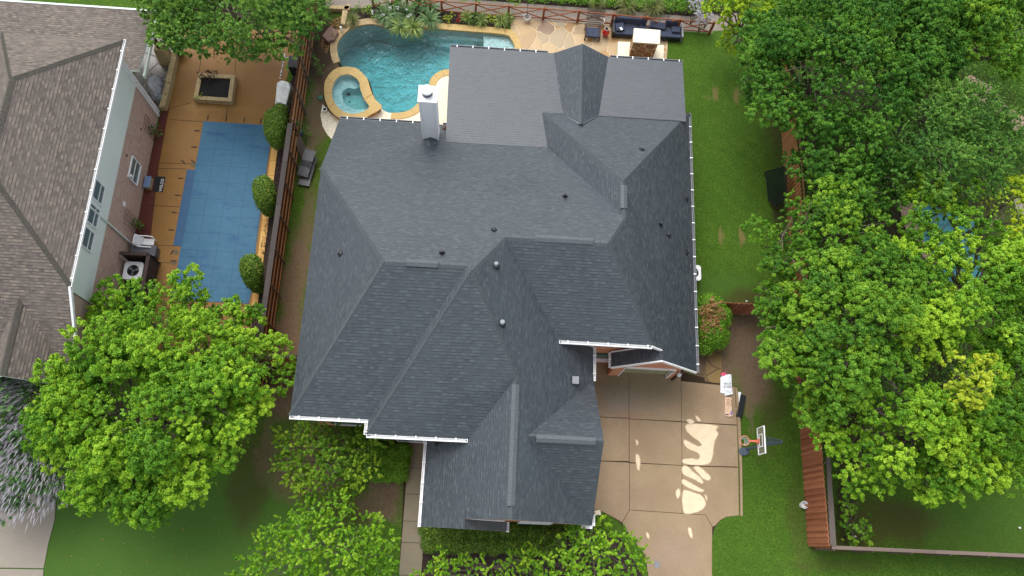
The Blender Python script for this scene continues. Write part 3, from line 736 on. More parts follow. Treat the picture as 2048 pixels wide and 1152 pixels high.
mb = MB().sheet(SPO,.45,[SPI]).skirt(SPO,.38,.45,False).skirt(SPI,.38,.45,True).sheet(SPO,.38)
n = len(SPO)
mb = MB()
for q in range(12):   # rim stones
    a0,a1 = q/12,(q+1)/12
    ii = lambda P,f: P[int(f*len(P))%len(P)]
    po = [SPO[i%len(SPO)] for i in range(int(a0*len(SPO)), int(a1*len(SPO))+1)]
    pi_ = [SPI[i%len(SPI)] for i in range(int(a0*len(SPI)), int(a1*len(SPI))+1)]
    mb.prism(offset(po+pi_[::-1],-.006), .39, .45 if q not in (6,) else .43)
mb.build('rim', K['coping'], t)
MB().skirt(SPO0, -1.5, .39, False).build('wall', K['facest'], t)
WELL = spline(ats([(684,188),(688,180),(696,176),(708,178),(720,175),(727,195),(736,214),(724,219),(705,217),(690,208)],0),4)
SPI2 = offset(SPI,.02)
MB().skirt(SPI2, -.0, .40).sheet(SPI2,-.0,[WELL]).skirt(WELL,-.5,-.0).sheet(WELL,-.5).build('basin', K['plasterl'], t)
MB().cyl((*at(699,204,-.5)[:2],-.5),.05,.02,10).build('drain', K['black'], t)
MB().cyl((*at(697,188,-.5)[:2],-.5),.13,.02,16).build('drain', K['black'], t)
MB().prism(SPI, -.6, .33).build('water', K['swater'], t)

# ------------------------------------------------------------ pool cover next door
t = thing('pool_cover', 'blue mesh safety cover stretched over the rectangular pool next door', 'pool cover', (*at(450,400)[:2],0))
CV = [(-15.79,21.5),(-12.0,21.5),(-11.95,14.4),(-11.78,12.1),(-11.9,11.2),(-15.8,11.2),(-15.8,14.13),(-16.2,14.13),(-16.2,18.53),(-15.79,18.53)]
mb = MB().prism(CV, -.02, .035); mb.build('cover', K['cover'], t)
K['coverd']=m_noise('darker_cover_mesh',(.014,.060,.130),(.022,.080,.165),1.2,.6,0,25)
MB().box(-16.2,-15.74,14.13,18.53,.036,.042).build('cover_flap',K['coverd'],t)
for (x,y,dx,dy) in [(-16.2,y_,-1,0) for y_ in (18.0,17.0,16.0,15.0)]+[(-15.8,y_,-1,0) for y_ in (20.9,19.9,13.3,12.4,11.6)]+[(x_,21.5,0,1) for x_ in (-15.6,-14.6,-13.6,-12.7)]+[(-15.75,18.9,-.8,.5),(-16.1,14.0,-.4,-.9),(-16.3,18.8,-.7,.7)]:
    mb = MB(); p0=Vector((x,y,.03)); d=Vector((dx,dy,0)).normalized()
    mb.tube([p0+d*.03,p0+d*.38],.006,5).tube([p0+d*.14,p0+d*.34],.032,6).cyl((*(p0+d*.38)[:2],.012),.03,.03,8)
    mb.build('strap', K['brownd'], t)

for px,py,lab in ((387,329,'round grey skimmer lid at the inner corner of the blue cover'),(352,504.5,'round grey skimmer lid below the lower cover step'),(348,525,'round grey skimmer lid nearest the dark screen')):
    x,y,_=at(px,py,.02); tag(MB().cyl((x,y,.012),.14,.012,18).build('skimmer_lid',K['lidc']),lab,'lid',group='pool skimmer lids')
# ------------------------------------------------------------ our house
V = {'A':(-7.80,20.68,2.80),'A3':(-2.2,20.68,2.80),'B':(-7.80,16.50,5.63),'C':(-7.80,4.80,5.64),'D':(-4.49,4.79,5.64),'D2':(-4.49,4.17,5.64),'E':(-0.16,4.17,5.62),
'R1':(-3.93,10.59,9.56),'R2':(-0.61,10.60,9.56),'P':(-0.42,10.35,9.74),'N1':(0.90,12.45,8.27),'N2':(5.32,12.44,8.22),'N3':(6.29,14.22,7.14),'N4':(6.20,15.96,7.15),
'N5':(2.98,19.21,3.79),'N6':(2.66,21.35,3.52),'V2':(3.57,8.71,5.66),'S2':(7.77,8.69,5.66),'S2b':(8.38,8.68,5.04),'T':(1.66,6.57,7.42),'G1':(8.38,8.19,5.04),
'G2':(6.38,8.87,3.05),'G3':(7.96,8.88,4.63),'G4':(6.38,8.20,3.05),'Q':(10.57,22.27,2.83),'Q2':(10.57,8.22,2.83),'F2':(-2.04,.55,3.74),'F1':(-2.04,4.7,3.74),
'Fa':(-.2,4.7,5.56),'Fb':(-.14,.5,5.62),'Fc':(-.14,.90,5.62),'F3':(1.70,.90,7.46),'Va':(3.57,8.93,5.6),'F4':(5.40,8.93,3.79),'F5':(5.44,7.35,3.79),'X1':(2.25,4.25,6.95),
'X2':(5.42,4.20,6.95),'X3':(5.44,.90,3.74),'L1':(-2.37,25.28,3.03),'L2':(3.21,25.30,3.03),'L3':(6.21,25.29,3.03),'L4':(10.25,25.28,3.03),'L5':(10.22,21.45,3.49),
'L6':(5.70,21.49,3.47),'L7':(3.70,21.35,3.50),'K1':(4.61,25.10,4.33),'K2':(4.62,20.37,4.33),'L0':(-2.19,19.17,3.77),'Nq':(1.9,22.27,2.83)}
FAC = [('N',0,1,.68,'A A3 L0 N5 N3 N2 N1 P R2 R1 B'),('W',-1,0,1,'B R1 C'),('S',0,-1,.68,'R1 R2 D C'),('SW',-1,0,1,'R2 P D2 D'),('Sp',0,-1,.68,'P T E D2'),
('Ep',1,0,1,'P N1 V2 Va F4 F5 X1 X3 F3 T'),('Wp',-1,0,1,'T F3 Fc Fb F2 F1 Fa E'),('S2',0,-1,.68,'N1 N2 S2 V2'),('E2',1,0,1,'N2 N3 N4 Q Q2 G1 S2b S2'),
('N2',0,1,.68,'N4 N6 Nq Q'),('W3',-1,0,1,'N3 N5 N6 N4'),('GW',-1,0,.9,'K1 K2 L7 L2'),('GE',1,0,.9,'K1 L3 L6 K2'),('XN',0,1,.98,'X1 F5 X2'),('XS',0,-1,.98,'X1 X2 X3'),('GG',-1,0,1,'G1 S2b G3 G2 G4')]
ROLL = [('L',0,1,.12,[V['L1'],V['L4'],V['L5'],V['N6'],V['N5'],V['L0']])]
HF = []
def facet(mb, dx, dy, m, P, th=.16, mi=0):
    """roof plane as a slab; UV: u along the eave, v up the slope, in metres"""
    n=len(P); tri = tessellate_polygon([[Vector((p[0],p[1],0)) for p in P]]); s_=math.sqrt(1+m*m)
    u = [((-dy*p[0]+dx*p[1]), -(dx*p[0]+dy*p[1])*s_) for p in P]
    for a,b,c in tri:
        ar=(P[b][0]-P[a][0])*(P[c][1]-P[a][1])-(P[c][0]-P[a][0])*(P[b][1]-P[a][1])
        if ar<0: b,c=c,b
        mb.face([P[a],P[b],P[c]],[u[a],u[b],u[c]],mi); lo=lambda p:(p[0],p[1],p[2]-th)
        mb.face([lo(P[c]),lo(P[b]),lo(P[a])],None,mi+1)
        HF.append((P[a],P[b],P[c]))
    for k in range(n):
        a,b=P[k],P[(k+1)%n]; mb.face([a,b,(b[0],b[1],b[2]-th),(a[0],a[1],a[2]-th)],None,mi+1)
def roofz(x, y, tris):
    best=None
    for a,b,c in tris:
        d=(b[1]-c[1])*(a[0]-c[0])+(c[0]-b[0])*(a[1]-c[1])
        if abs(d)<1e-9: continue
        l1=((b[1]-c[1])*(x-c[0])+(c[0]-b[0])*(y-c[1]))/d; l2=((c[1]-a[1])*(x-c[0])+(a[0]-c[0])*(y-c[1]))/d; l3=1-l1-l2
        if min(l1,l2,l3)>-.002:
            z=l1*a[2]+l2*b[2]+l3*c[2]
            if best is None or z>best: best=z
    return best
def onroof(px, py, tris):
    o=np.array((0,0,CAMZ)); r=(px-1024)*R_+(py-576)*D_+1593.0*F_; best=None
    for a,b,c in tris:
        a,b,c=map(np.array,(a,b,c)); nn=np.cross(b-a,c-a); d=nn@r
        if abs(d)<1e-9: continue
        t_=(nn@(a-o))/d; p=o+t_*r
        if all(np.cross(q-p_,p-p_)@nn>=-1e-3*abs(nn@nn)**.5 for p_,q in ((a,b),(b,c),(c,a))) and (best is None or t_<best[0]): best=(t_,p)
    return tuple(best[1]) if best else at(px,py,6)
house = thing('brick_house', 'large charcoal shingled brick house with many hips and gables in the middle', 'house', (1,10,0))
rm = MB()
for nm,dx,dy,m,vs in FAC: facet(rm, dx, dy, m, [V[v] for v in vs.split()])
# small porch gable half and chimney cricket
facet(rm, 1,0,1, [(-.14,.5,5.62),(-.14,.89,5.62),(1.68,.89,3.80),(1.68,.5,3.80)])
facet(rm,-1,0,.7,[(-2.93,19.2,4.12),(-3.40,19.2,3.80),(-3.40,19.15,3.80),(-2.93,18.6,4.14)],.02); facet(rm,1,0,.7,[(-2.93,19.2,4.12),(-2.46,19.2,3.80),(-2.46,19.15,3.80),(-2.93,18.6,4.14)],.02)
roof = rm.build('roof', [K['roof'], K['white']], house)
OURS = list(HF)
mb = MB(); facet(mb, 0,1,.12, [(p[0],p[1],p[2]+.02) for p in ROLL[0][4]], .16)
OURS = list(HF)
proof = mb.build('patio_roof', [K['roll'], K['white']], house)
# hip and ridge caps, each a folded strip of overlapping shingles
def caps(a, b, parent, mat, wd=.30, step=.142, lift=.015, fold=.10):
    a,b=Vector(a),Vector(b); d=(b-a); L=d.length; d.normalize(); s_=d.cross(Vector((0,0,1))).normalized(); up=s_.cross(d)
    mb=MB(); k=0; x=0
    while x<L:
        e=min(x+step+.02,L); p=a+d*x; q=a+d*e; h0=up*(lift); h1=up*(lift+.012)
        A=p+h0; B=q+h1
        for sg in (-1,1):
            o0=s_*sg*wd/2-Vector((0,0,fold))
            pts=[A,B,B+o0,A+o0] if sg<0 else [A,A+o0,B+o0,B]
            mb.face(pts)
        mb.face([B,B-up*.02-s_*wd/2-Vector((0,0,fold)),B-up*.02+s_*wd/2-Vector((0,0,fold))]); x+=step; k+=1
    return mb.build('ridge_cap', mat, parent)
for a,b,f in [('C','R1',.12),('B','R1',.12),('D2','P',.14),('T','P',.14),('R1','R2',.1),('P','N1',.13),('N1','N2',.1),('S2','N2',.13),('N2','N3',.13),('N3','N4',.14),('N6','N4',.14),('Q','N4',.13),('F3','T',.15),('X2','X1',.14),('K1','K2',.13),]:
    caps(V[a],V[b],roof,K['cap'],.26,fold=f)
# ridge vents: raised bars with a dark open edge
for (x1,y1,x2,y2) in [(813,525,876,527),(1070,476,1186,484),(1247.5,371,1247.5,417),(1031.5,769,1026,1012),(1072,877,1191,882)]:
    a=Vector(onroof(x1,y1,OURS)); b=Vector(onroof(x2,y2,OURS)); zz=max(a.z,b.z)+.02
    if abs(y2-y1)<20: a.z=b.z=zz; b.y=a.y
    else: a.z=b.z=zz; b.x=a.x
    d=(b-a).normalized(); s_=Vector((-d.y,d.x,0)); mb=MB(); mb2=MB(); L=(b-a).length; k=0
    while k*.15<L-.02:
        p=a+d*(k*.15); q=a+d*min(k*.15+.155,L)
        for sg in (-1,1):
            o=s_*sg*.155-Vector((0,0,.07)); f=[p+Vector((0,0,.055)),q+Vector((0,0,.062)),q+o+Vector((0,0,.062)),p+o+Vector((0,0,.055))]
            mb.face(f if sg>0 else f[::-1])
        k+=1
    o=mb.build('ridge_vent', K['cap'], roof)
    for sg in (-1,1): 
        oo=s_*sg*.150; mb2.face([a+oo-Vector((0,0,.1)),b+oo-Vector((0,0,.1)),b+oo-Vector((0,0,.012)),a+oo-Vector((0,0,.012))])
    mb2.build('vent_slot', K['black'], roof)
# pipes and vents
def pipe(px,py,h=.32,r=.05,capr=0,base=True,white=False):
    x,y,z=onroof(px,py,OURS); mb=MB(); mb.lathe((x,y,z-.05),[(.16,0),(.13,.06),(r+.02,.12),(r+.01,.14)],14)
    mb.build('flashing', K['dark'] , roof); mb=MB().cyl((x,y,z),r,h,12)
    if capr: mb.cyl((x,y,z+h),capr,.09,14).cyl((x,y,z+h+.09),capr*.8,.03,14)
    mb.build('pipe_vent', K['ventg' if white else 'dark'], roof)
pipe(1130,394,.34,.055); pipe(884,507,.34,.055); pipe(988,461,.14,.05); pipe(992,533,.30,.07,.09,white=True); pipe(1004,649,.34,.07,.10,white=True)
pipe(1320,449,.16,.05,.07); pipe(1336,469,.12,.07); pipe(1284,300,.14,.04); pipe(682,507,.12,.06); pipe(1372,397,.10,.04); pipe(1372,504,.05,.04)
x,y,z=onroof(1150,762,OURS); MB().obox((x,y,z-.06),.30,.34,.30).build('box_vent', K['grey'], roof)
MB().obox((x+.17,y,z-.14),.08,.30,.24).build('vent_mouth', K['black'], roof)
# walls
wm = MB()
def wall(mb, a, b, tris, zb=0, drop=.17, zt=None, step=.35):
    n=max(1,int(math.hypot(b[0]-a[0],b[1]-a[1])/step)); L=math.hypot(b[0]-a[0],b[1]-a[1]); nx,ny=(b[1]-a[1])/L,-(b[0]-a[0])/L
    th=.12
    for k in range(n):
        p=[(a[0]+(b[0]-a[0])*t_, a[1]+(b[1]-a[1])*t_) for t_ in (k/n,(k+1)/n)]
        tp=[(roofz(*q,tris) or 3)-drop if zt is None else zt for q in p]; u=[k/n*L,(k+1)/n*L]
        mb.face([(*p[0],zb),(*p[1],zb),(*p[1],tp[1]),(*p[0],tp[0])],[(u[0],zb),(u[1],zb),(u[1],tp[1]),(u[0],tp[0])])
for a,b in [((-7.4,5.2),(-4.1,5.2)),((-4.1,5.2),(-4.1,4.6)),((-4.1,4.6),(-1.65,4.6)),((-1.65,4.6),(-1.65,1.0)),((-1.65,1.0),(5.05,1.0)),((5.05,1.0),(5.05,8.55)),
            ((6.74,8.42),(10.25,8.42)),((10.25,8.42),(10.25,21.3)),((10.25,21.3),(2.9,21.3)),((2.9,21.3),(2.9,19.4)),((2.9,19.4),(-2.2,19.4)),((-2.2,19.4),(-2.2,20.3)),((-2.2,20.3),(-7.4,20.3)),((-7.4,20.3),(-7.4,5.2))]:
    if a==(6.74,8.42):   # garage front with the door opening left open
        wall(wm,a,(7.3,8.42),OURS); wall(wm,(9.72,8.42),b,OURS); wall(wm,(7.3,8.42),(9.72,8.42),OURS,zb=2.12)
    else: wall(wm,a,b,OURS)
wall(wm,(3.6,9.05),(8.05,9.05),OURS,zb=0,zt=5.50); wall(wm,(5.05,8.55),(5.05,9.05),OURS,zt=3.85); wall(wm,(6.74,9.05),(6.74,8.42),OURS,zt=3.15)
wall(wm,(-1.65,4.6),(-.2,4.6),OURS,zb=3.4,zt=5.45)
wm.build('wall', K['brick'], house)
# garage door and trims
mb=MB().box(7.3,9.72,8.62,8.66,0,2.12)
for k in range(4):
    for j in range(4): mb.box(7.38+j*.6,7.86+j*.6,8.60,8.625,.08+k*.53,.47+k*.53)
K['gdoor']=m_noise('garage_door_paint',(.24,.23,.12),(.33,.32,.19),1.2,.6)
gd=mb.build('garage_door', K['gdoor'], house)
mb=MB().box(7.3,9.72,8.36,8.60,2.12,2.30).box(7.24,7.3,8.40,8.62,0,2.12).box(9.72,9.78,8.40,8.62,0,2.12); mb.build('garage_door_frame', K['offwhite'], house)
# white trim: rake boards of the garage gable and the front wing
def board(mb,a,b,h=.2,t_=.03,drop=.0):
    a,b=Vector(a),Vector(b); d=(b-a); d.z=0; d.normalize(); s_=Vector((-d.y,d.x,0))*t_
    q=[a-s_,b-s_,b+s_,a+s_]; mb.hexa([(p.x,p.y,p.z-h) for p in q],[(p.x,p.y,p.z+.012) for p in q])
for a,b in (('G1','G4'),('G1','Q2'),('S2b','S2')):
    mb=MB(); A=V[a];B=V[b]; dy_=-.035; board(mb,(A[0],A[1]+dy_,A[2]),(B[0],B[1]+dy_,B[2]),.22); mb.build('rake_board', K['white'], house)
for A,B in (((4.6,8.97,4.59),(5.42,8.97,3.77)),((3.6,8.97,5.5),(4.6,8.97,4.59)),((7.98,8.92,4.65),(6.38,8.92,3.05))):
    mb=MB(); board(mb,A,B,.16); mb.build('rake_board', K['white'], house)
# gutters: open trough with hangers and end caps
def gutter(a,b,out_,name='gutter',parent=None,col='white',wd=.105,hang=.85,hc='white'):
    a,b=Vector(a),Vector(b); d=(b-a); L=d.length; d.normalize(); o=Vector(out_); z=Vector((0,0,1)); mb=MB()
    def slab(o0,o1,z0,z1,s0=0,s1=None,m=0):
        s1=L if s1 is None else s1
        q=[a+d*s0+o*o0,a+d*s1+o*o0,a+d*s1+o*o1,a+d*s0+o*o1]
        if (q[1]-q[0]).cross(q[2]-q[1]).z<0: q=q[::-1]
        mb.hexa([tuple(p+z*z0) for p in q],[tuple(p+z*z1) for p in q],m)
    slab(.01,.025,-.15,-.02); slab(wd,wd+.025,-.13,-.005); slab(.01,wd+.02,-.15,-.135); slab(.0,wd+.03,-.15,-.0,-.015,.008); slab(.0,wd+.03,-.15,-.0,L-.008,L+.015)
    x=.35
    while x<L: slab(-.03,wd+.035,-.012,.012,x,x+.05,1); x+=hang
    return mb.build(name,[K[col],K[hc]],parent)
g=lambda a,b,o,**k: gutter(a,b,o,parent=house,**k)
g(V['C'],V['D'],(0,-1,0),wd=.12); g((-4.49,4.64,5.64),V['D2'],(-1,0,0),hang=.5); g(V['D2'],(-.22,4.17,5.64),(0,-1,0),wd=.12)
g((3.62,8.71,5.66),V['S2'],(0,-1,0),wd=.12,hang=.9); g((-2.04,4.5,3.74),(-2.04,.55,3.74),(-1,0,0)); g((5.42,8.9,3.79),(5.42,7.35,3.79),(1,0,0)); g((5.44,1.35,3.76),(5.44,.90,3.74),(1,0,0),hang=.2); g((5.0,.90,3.74),(5.44,.90,3.74),(0,-1,0),hang=.2)
g(V['A'],(-3.45,20.68,2.8),(0,1,0),col='grey'); g((-2.45,20.68,2.8),V['A3'],(0,1,0),col='grey'); g(V['L1'],(2.9,25.28,3.05),(0,1,0),col='grey'); g((6.3,25.28,3.05),V['L4'],(0,1,0),col='grey')
g(V['Q2'],V['Q'],(1,0,0),hang=.92,col='grey',wd=.10); g(V['G4'],V['G2'],(-1,0,0),hang=.35,wd=.08); g((1.70,.87,3.80),(1.70,.5,3.80),(1,0,0),hang=.3,wd=.07)
# entry window in the recess and its low planter wall, upper trim
MB().box(5.35,6.55,8.98,9.03,1.35,2.25).build('window_frame', K['greeng'], house)
MB().box(5.42,6.48,8.955,8.99,1.42,2.17).build('window', K['glass'], house)
MB().box(5.08,6.72,8.88,9.04,.98,1.08).build('window_sill', K['offwhite'], house)
MB().box(5.4,6.6,9.0,9.04,5.0,5.12).build('soffit_trim', K['offwhite'], house)
MB().box(10.02,10.09,8.30,8.41,0,2.7).build('downspout', K['brownd'], house)
MB().lathe((9.98,8.25,1.75),[(.02,.25),(.09,.2),(.11,.05),(.07,-.12),(.01,-.14)],12).box(9.96,10.0,8.25,8.42,1.93,1.97).build('wall_lamp', K['offwhite'], house)
# front windows under the eaves
for x0,x1,y,z0,z1 in ((-6.1,-4.5,5.2,3.9,5.2),(-6.6,-5,5.2,.9,2.3),(.2,1.6,1.0,.9,2.3),(2.4,3.8,1.0,.9,2.3),(-3.6,-2.4,4.6,.4,2.3)):
    f=MB().box(x0,x1,y-.05,y-.004,z0,z1).build('window', K['glass'], house)
    MB().box(x0-.06,x0,y-.07,y-.01,z0,z1).box(x1,x1+.06,y-.07,y-.01,z0,z1).box(x0-.06,x1+.06,y-.07,y-.01,z1,z1+.07).box(x0-.06,x1+.06,y-.09,y-.01,z0-.07,z0).build('frame', K['offwhite'], f)
for x,y in ((-2.1,24.9),(3.3,24.9),(9.95,24.9)): MB().box(x-.15,x+.15,y-.15,y+.15,0,2.9).build('patio_post', K['brick'], house)
# chimney
cm=MB().box(-3.33,-2.55,19.22,19.98,2.6,7.42)
for k in range(31): cm.box(-3.24,-2.64,19.205,19.222,3.0+k*.14,3.115+k*.14)
for x in (-3.345,-2.625): cm.box(x,x+.09,19.19,19.235,2.9,7.42)
ch=cm.build('chimney', K['offwhite'], house)
MB().box(-3.39,-2.49,19.16,20.04,7.42,7.52).build('chimney_cap', K['white'], ch)
mb=MB().cyl((-2.97,19.62,7.52),.20,.26,20).cyl((-2.97,19.62,7.52),.25,.05,20); mb.build('flue', K['grey'], ch)
MB().lathe((-2.97,19.62,7.84),[(.27,-.06),(.27,0),(.24,.03),(.08,.06),(.0,.065)],24).build('flue_cap', K['white'], ch)

# ------------------------------------------------------------ house next door
nh = thing('neighbour_house', 'house with brown shingles, pale green siding and pink brick on the left', 'house', (-20,15,0))
NX=-17.93
HF.clear(); nm=MB()
AP=(-20.80,18.3,8.79); RE=(-20.80,13.9,8.79); NEc=(NX,22.45,5.92); SEc=(NX,9.89,5.95)
facet(nm,0,1,.69,[NEc,(-23.7,22.45,5.92),AP]); facet(nm,1,0,1,[NEc,AP,RE,SEc]); facet(nm,-1,0,1,[AP,(-23.7,22.45,5.92),(-23.7,9.89,5.92),RE])
GZ=5.54
facet(nm,0,-1,.7,[RE,(-29,13.9,8.79),(-29,2.8,1.0),(NX,2.8,1.0),(NX,9.89,5.95)][::-1] if False else [SEc,RE,(-32,13.9,8.79),(-32,6.4,3.51),(NX,6.4,3.51)])
facet(nm,1,0,1.05,[(-20.14,9.31,GZ),(-20.14,5.9,GZ),(-18.2,5.9,3.5),(-18.2,6.39,3.5)]); facet(nm,-1,0,1.05,[(-20.14,9.31,GZ),(-22.08,6.39,3.5),(-22.08,5.9,3.5),(-20.14,5.9,GZ)])
facet(nm,0,1,.12,[(-18.15,26.3,2.95),(-36,26.3,2.95),(-36,22.3,3.5),(-18.15,22.3,3.5)])
nroof=nm.build('roof',[K['nroof'],K['siding']],nh); THEIRS=list(HF)
for a,b in ((NEc,AP),(SEc,RE),(AP,RE),((-20.14,5.9,GZ),(-20.14,9.31,GZ)),((-23.7,22.45,5.92),AP)): caps(a,b,nroof,K['ncap'],.30,.2,.02,.14)
gutter((NX,9.89,5.95),(NX,22.45,5.95),(1,0,0),parent=nh,wd=.085,hang=1.05); 
mb=MB(); board(mb,(NX+.02,6.42,3.54),(NX+.02,9.87,5.93),.2,.05); mb.build('rake_board', K['offwhite'], nh)
mb=MB().box(-18.13,-18.03,22.3,26.3,2.75,2.98); mb.build('fascia', K['siding'], nh); mb=MB().box(-36,-18.1,26.28,26.38,2.75,2.98); mb.build('fascia', K['siding'], nh)
wx=-18.28; mb=MB()
def panel(mb,x,y0,y1,z0,z1,rev=False):
    p=[(x,y1,z0),(x,y0,z0),(x,y0,z1),(x,y1,z1)][::-1]; mb.face(p,[(q[1],q[2]) for q in p])
wall(mb,(wx,6.8),(wx,9.9),THEIRS); wall(mb,(wx,21.85),(-30,21.85),THEIRS,zt=3.2); wall(mb,(-30,6.8),(wx,6.8),THEIRS,zt=3.45)
mb.face([(wx,9.9,0),(wx,21.85,0),(wx,21.85,3.2),(wx,9.9,3.2)],[(9.9,0),(21.85,0),(21.85,3.2),(9.9,3.2)])
mb.build('wall', K['nbrick'], nh)
mb=MB().box(wx-.2,wx+.025,9.95,21.88,3.2,5.80).box(-23.5,wx,21.80,21.88,3.2,5.8); mb.build('siding', K['siding'], nh)
mb=MB()
for k in range(80): mb.box(wx+.0,wx+.045,9.95+k*.149,10.06+k*.149,3.12,3.2)
mb.build('brick_ledge', K['nbrick'], nh)
MB().box(wx-.02,wx+.055,21.80,21.93,.1,5.8).build('corner_board', K['offwhite'], nh)
MB().box(wx+.03,wx+.12,21.55,21.65,.15,5.85).build('downspout', K['offwhite'], nh)
MB().tube([(wx+.07,14.0,.2),(wx+.07,14.0,5.8)],.05,8).build('downspout', K['siding'], nh)
MB().box(wx+.03,wx+.06,9.93,10.03,3.0,5.6).build('corner_board', K['siding'], nh)
def nwin(y0,y1,z0,z1,sl=.35):
    f=MB().box(wx+.025,wx+.06,y0,y1,z0,z1).build('window', K['glass'], nh)
    m=MB(); w_=.055
    m.box(wx+.02,wx+.10,y0-w_,y0,z0-w_,z1+w_).box(wx+.02,wx+.10,y1,y1+w_,z0-w_,z1+w_).box(wx+.02,wx+.10,y0,y1,z1,z1+w_).box(wx+.02,wx+.12,y0,y1,z0-w_,z0)
    m.box(wx+.02,wx+.085,y0,y1,z0+(z1-z0)*sl,z0+(z1-z0)*sl+.04); m.build('frame', K['white'], f)
def onwall(px,py,xw=None):
    xw=wx+.06 if xw is None else xw
    r=(px-1024)*R_+(py-576)*D_+1593.0*F_; t_=xw/r[0]; return (xw,r[1]*t_,CAMZ+r[2]*t_)
for px,py in ((196.5,384),(186,431),(175,478)):
    _,yy,zz=onwall(px,py); nwin(yy-.43,yy+.43,zz-.50,zz+.50)
_,yy,zz=onwall(269,342); nwin(yy-.55,yy+.55,zz-.50,zz+.50,.5)
MB().box(wx+.0,wx+.03,15.45,15.7,1.7,1.95).build('meter_box', K['white'], nh)
MB().lathe((wx+.16,17.05,2.05),[(.02,.12),(.07,.08),(.08,-.03),(.04,-.12)],10).box(wx,wx+.16,17.03,17.07,2.1,2.13).build('wall_lamp', K['offwhite'], nh)
for y,z in ((19.9,1.7),(17.9,2.6)): MB().cyl((wx+.03,y,z),.045,.05,10).build('wall_vent', K['brownd'], nh)
# ------------------------------------------------------------ fences
def board_fence(name, label, a, b, h=2.4, back='right', cap=None, mat='fence', pw=.14, posts=1.83, rails=True, batten=True, capw=.15, cap_over=0, pside=-1):
    """solid board fence from a to b; posts and rails on the side given by pside (left of a->b = +1)"""
    a,b=Vector((*a,0)),Vector((*b,0)); d=(b-a); L=d.length; d.normalize(); s_=Vector((-d.y,d.x,0))
    t=thing(name,label,'fence',(a.x,a.y,0)); rr=random.Random(int(L*100))
    def bx(mb,s0,s1,o0,o1,z0,z1,m=0):
        q=[a+d*s0+s_*o0,a+d*s1+s_*o0,a+d*s1+s_*o1,a+d*s0+s_*o1]
        mb.hexa([(p.x,p.y,z0) for p in q],[(p.x,p.y,z1) for p in q],m)
    mb=MB(); x=0; k=0
    while x<L:
        e=min(x+pw-.008,L); o=0 if k%2==0 or not batten else .036*-pside
        bx(mb,x,e,o-.011,o+.011,.03+rr.uniform(-.01,.01),h+rr.uniform(-.012,.006)); x+=pw*(1 if not batten else .82); k+=1
    mb.build('board_panel', K[mat], t)
    if rails:
        for z in (.35,.95,1.6,2.15):
            mb=MB(); bx(mb,0,L,pside*.02,pside*.075,z,z+.085); mb.build('rail', K['rail'], t)
        x=.1
        while x<L:
            mb=MB(); bx(mb,x,x+.07,pside*.078,pside*.15,0,h-.05); mb.build('post', K['greyw'], t); x+=posts
    if cap:
        x=0; mb=MB()
        while x<L: bx(mb,x,min(x+2.43,L),-capw/2+cap_over,capw/2+cap_over,h+.012,h+.05); x+=2.44
        mb.build('cap_rail', K[cap], t)
    return t
board_fence('wooden_fence','long stained board fence with grey cap between the left pool deck and the charcoal house',(-10.42,6.0),(-10.42,20.4),2.42,cap='capw',mat='fencel',capw=.26,cap_over=-.02)
board_fence('wooden_fence','uncapped orange brown board fence with leaning braces left of the freeform pool',(-10.42,20.5),(-10.42,31),2.5,mat='fencel')
for k,(px,py) in enumerate([(616,110),(628,72),(612,178)]): 
    pass
board_fence('wooden_fence','short fence run with flat cap between the long left fence and the house wall',(-10.3,8.06),(-7.45,8.06),2.3,cap='capw',mat='fence',capw=.2,rails=False)
board_fence('wooden_fence','tall red brown board fence standing beside the basketball hoop lawn',(16.62,.46),(16.62,9.5),2.4,mat='fence',cap=None,pw=.17,pside=-1)
t=board_fence('wooden_fence','thin fence with weathered cap along the right yard at the bottom edge',(16.8,.44),(40,.44),2.2,mat='fence',cap='capr',capw=.16)
board_fence('wooden_fence','dark red gate fence between the round half dead shrub and the right trees',(11.6,12.07),(16.5,12.07),1.9,mat='fence',rails=False,pw=.15)
board_fence('wooden_fence','bright orange board fence behind the black net at the lawn edge',(16.75,12.2),(16.75,29),2.0,mat='fenceo',pw=.15)
mb=MB().prism([(16.70,.50),(17.0,.50),(17.05,4.6),(16.85,4.6)],2.2,2.28); tag(mb.build('fence_cap_board',K['greyw']),'loose grey board lying on top of the red brown fence corner','board')
# crossed rail fence of the back yard
P_=[(-3.19,29.65),(-1.2,29.63),(.72,29.62),(2.78,29.62),(4.82,29.6),(6.84,29.55),(8.8,29.5),(10.75,29.48),(12.75,29.45)]
t=thing('rail_fence','red brown crossed rail fence behind the pool and stone patio','fence',(-3.2,29.6,0))
for k,(x,y) in enumerate([(-7.2,29.7),(-5.2,29.68)]+P_): MB().box(x-.06,x+.06,y-.06,y+.06,0,1.12).build('post',K['raild'],t)
A_=[(-7.2,29.7),(-5.2,29.68)]+P_
for (x0,y0),(x1,y1) in zip(A_,A_[1:]):
    for z0,z1 in ((.98,.98),(.12,.12),(.16,.94),(.94,.16)):
        m=MB(); dz=.045; yy=-.0 if z0==z1 else (.03 if z0<z1 else -.03)
        m.hexa([(x0+.06,y0-.02+yy,z0),(x1-.06,y1-.02+yy,z1),(x1-.06,y1+.02+yy,z1),(x0+.06,y0+.02+yy,z0)],[(x0+.06,y0-.02+yy,z0+.06),(x1-.06,y1-.02+yy,z1+.06),(x1-.06,y1+.02+yy,z1+.06),(x0+.06,y0+.02+yy,z0+.06)])
        m.build('rail' if z0==z1 else 'cross_brace',K['raild'],t)
